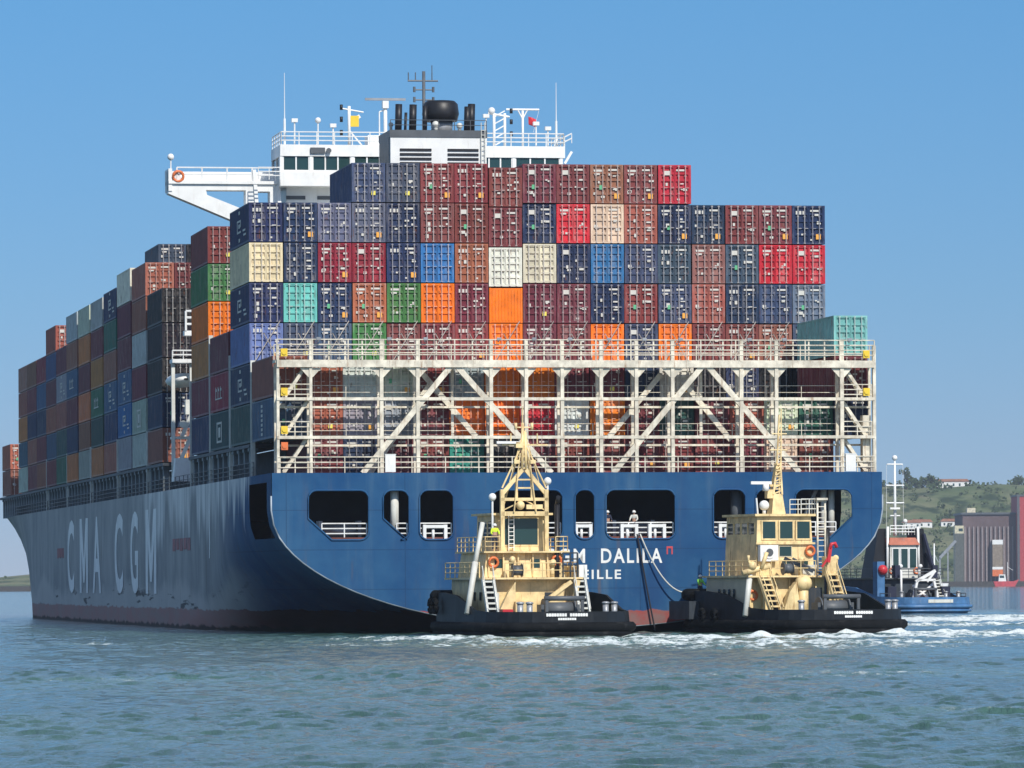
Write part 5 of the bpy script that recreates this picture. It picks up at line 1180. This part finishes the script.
for px, Y, wd, lab in ((912, 3720, 12, 'small pale house leftmost in the row halfway up the hill'), (922, 3725, 14, 'small pale house second in the row halfway up the hill'), (958, 3730, 22, 'long white house in the middle of the hillside row'), (971, 3725, 10, 'small white house right of the long white one on the hillside')):
    house(px, Y, wd, 4, lab)
# quay and port buildings
b = MB(); b.box(-900, 1500, 3300, 3400, -2, 3.0); tag(b.build('quay', painted('quay_concrete', (.06, .055, .05), .9)), kind='structure')
def bld(name, x0, x1, Y, dp, ytop, mat, label, cat='building'):
    X0, X1 = (x0 - 512) / F * Y, (x1 - 512) / F * Y; h = (HORIZ - ytop) / F * Y + CAMH
    t = empty(name, ((X0 + X1) / 2, Y, 3)); tag(t, label, cat); w_ = (X1 - X0) / 2
    b = MB(); b.box(-w_, w_, 0, dp, 0, h - 3); return t, b.build('wall', mat, t), w_, h - 3
darkred = painted('dark_red_cladding', (.125, .085, .085), .8, var=.25, dirt=(.16, .13, .12), dirt_amt=.6, scale=.05)
brightred = painted('red_cladding', (.40, .05, .055), .7, var=.15)
t, wl, w_, h_ = bld('warehouse', 963, 1019, 3310, 60, 517, darkred, 'big dark red ribbed warehouse on the far quay')
for k in range(13): b = MB(); x = -w_ + 1.2 + k * (2 * w_ - 2.4) / 12; b.box(x - .45, x + .45, -1.2, 0, 0, h_ * .82); b.build('rib', painted('rib', (.25, .215, .215), .8, var=.2), wl)
b = MB(); b.box(-w_ - .8, w_ + .8, -1, 61, h_, h_ + 1.2); b.build('roof', M['darkgrey'], t)
b = MB(); b.box(.5, 6.5, -6, -1.3, 3, h_ * .62); tw = b.build('hoist_tower', painted('tower', (.25, .2, .15), .8), t)
[MB().box(.4, 6.6, -6.1, -6.0, z0, z1).build('tower_band', M['white'], tw) for z0, z1 in ((h_ * .55, h_ * .62), (7, 8.5))]; b = MB(); b.box(.4, 6.6, -6.1, -6.0, 3, 6.9); b.build('tower_base', M['orange'], tw)
b = MB(); b.box(-w_ + 3, -w_ + 8, 5, 12, h_ + 1.2, h_ + 4); b.build('roof_cabin', painted('roof_cabin', (.6, .55, .4), .7), t)
t, wl, w_, h_ = bld('silo_building', 1017.5, 1060, 3302, 40, 499, brightred, 'tall red building cut off by the right edge')
b = MB(); b.box(-w_, -w_ + 1.5, -.3, -.01, 0, h_); b.build('corner_trim', M['darkgrey'], wl)
b = MB(); b.box(-w_ - .4, w_ + .4, -.4, 40.4, h_, h_ + 1); b.build('roof', M['darkgrey'], t)
t, wl, w_, h_ = bld('switch_house', 955, 964, 3306, 10, 528, painted('pale_cabin', (.6, .55, .38), .7), 'pale yellow cabin tower left of the dark red warehouse')
b = MB(); b.box(-w_, w_, -.1, -.01, 0, h_ * .86); b.build('lower_wall', painted('hillgrey', (.1, .11, .1), .9), wl); b = MB(); b.box(-.3, w_ - .5, -.12, -.011, h_ * .9, h_ * .95); b.build('window', M['glass'], wl)
b = MB(); 
Xa, Xb = (940 - 512) / F * 3305, (956 - 512) / F * 3305
b.bar((Xa, 3305, 17), (Xb, 3305, 27), 2, 1.6); b.bar((Xa, 3305, 3), (Xa, 3305, 17), 1, 1); b.bar(((Xa + Xb) / 2, 3305, 3), ((Xa + Xb) / 2, 3305, 22), .8, .8)
tag(b.build('conveyor', M['steel']), 'sloping grey conveyor leading up to the pale cabin tower', 'conveyor')
t = empty('fishing_boat', ((1006 - 512) / F * 3280, 3280, 0)); tag(t, 'red-hulled boat with a white mast moored at the far quay', 'boat')
def boat(t, L_, hgt, mh, mw, cab):
    b = MB(); b.prism([(-L_ / 2, hgt), (-L_ / 2 + 1, 0), (L_ / 2 - 2.5, 0), (L_ / 2, hgt * 1.35), (L_ / 2 - 3, hgt)], -2.2, 2.2); b.build('hull', mh, t)
    b = MB(); b.taper((-L_ * .3, 0, -1.8, 1.8, hgt), (-L_ * .27, -.6, -1.6, 1.6, hgt + cab)); c_ = b.build('cabin', mw, t)
    b = MB(); b.box(-L_ * .25, -1.2, -1.85, -1.72, hgt + cab * .5, hgt + cab * .85); b.build('window', M['glass'], c_)
    b = MB(); b.tube((1, 0, hgt), (1, 0, hgt + cab * 2.8), .25, 8, .12); b.tube((1, 0, hgt + cab * 2.1), (4, 0, hgt + cab * 1.6), .12, 6); b.build('mast', M['white'], t)
boat(t, 15, 3, redm, M['white'], 4)
t = empty('workboat', ((933 - 512) / F * 1150, 1150, 0)); tag(t, 'white boat partly hidden behind the blue tug', 'boat'); t.rotation_euler = (0, 0, R(70)); boat(t, 8, 2.2, M['white'], M['white'], 3.2)
t = empty('mooring_buoy', ((947 - 512) / F * 1100, 1100, 0)); tag(t, 'small white round buoy floating right of the blue tug', 'buoy')
b = MB(); b.lathe([(.5, -.4), (1.1, .2), (1.1, .8), (.6, 1.3), (.1, 1.4)], (0, 0, 0), 14); b.build('float', M['white'], t); b = MB(); b.path([(.25 * math.cos(k * .63), 0, 1.5 + .25 * math.sin(k * .63)) for k in range(10)], .06, 6, True); b.build('ring', M['steel'], t)

# ------------------------------------------------------------------ haze
HAZE = 0.00006
if HAZE:
    b = MB(); b.box(-1250, 1650, -40, 4260, -2.9, 112); hz = b.build('haze', None); tag(hz, kind='stuff'); hz['label'] = 'thin pale sea haze'
    m = bpy.data.materials.new('haze_air'); m.use_nodes = True; t = m.node_tree; t.nodes.clear()
    out = t.nodes.new('ShaderNodeOutputMaterial'); pv_ = t.nodes.new('ShaderNodeVolumePrincipled'); pv_.inputs['Color'].default_value = (.78, .87, 1, 1); pv_.inputs['Density'].default_value = HAZE; pv_.inputs['Anisotropy'].default_value = 0.1
    t.links.new(pv_.outputs[0], out.inputs['Volume']); hz.data.materials.clear(); hz.data.materials.append(m)
print('containers', ncont[0], 'objects', len(bpy.data.objects))

for o in bpy.data.objects:
    if 'label' in o and not 4 <= len(str(o['label']).replace('-', ' ').split()) <= 16: print('LABEL', o.name, o['label'])
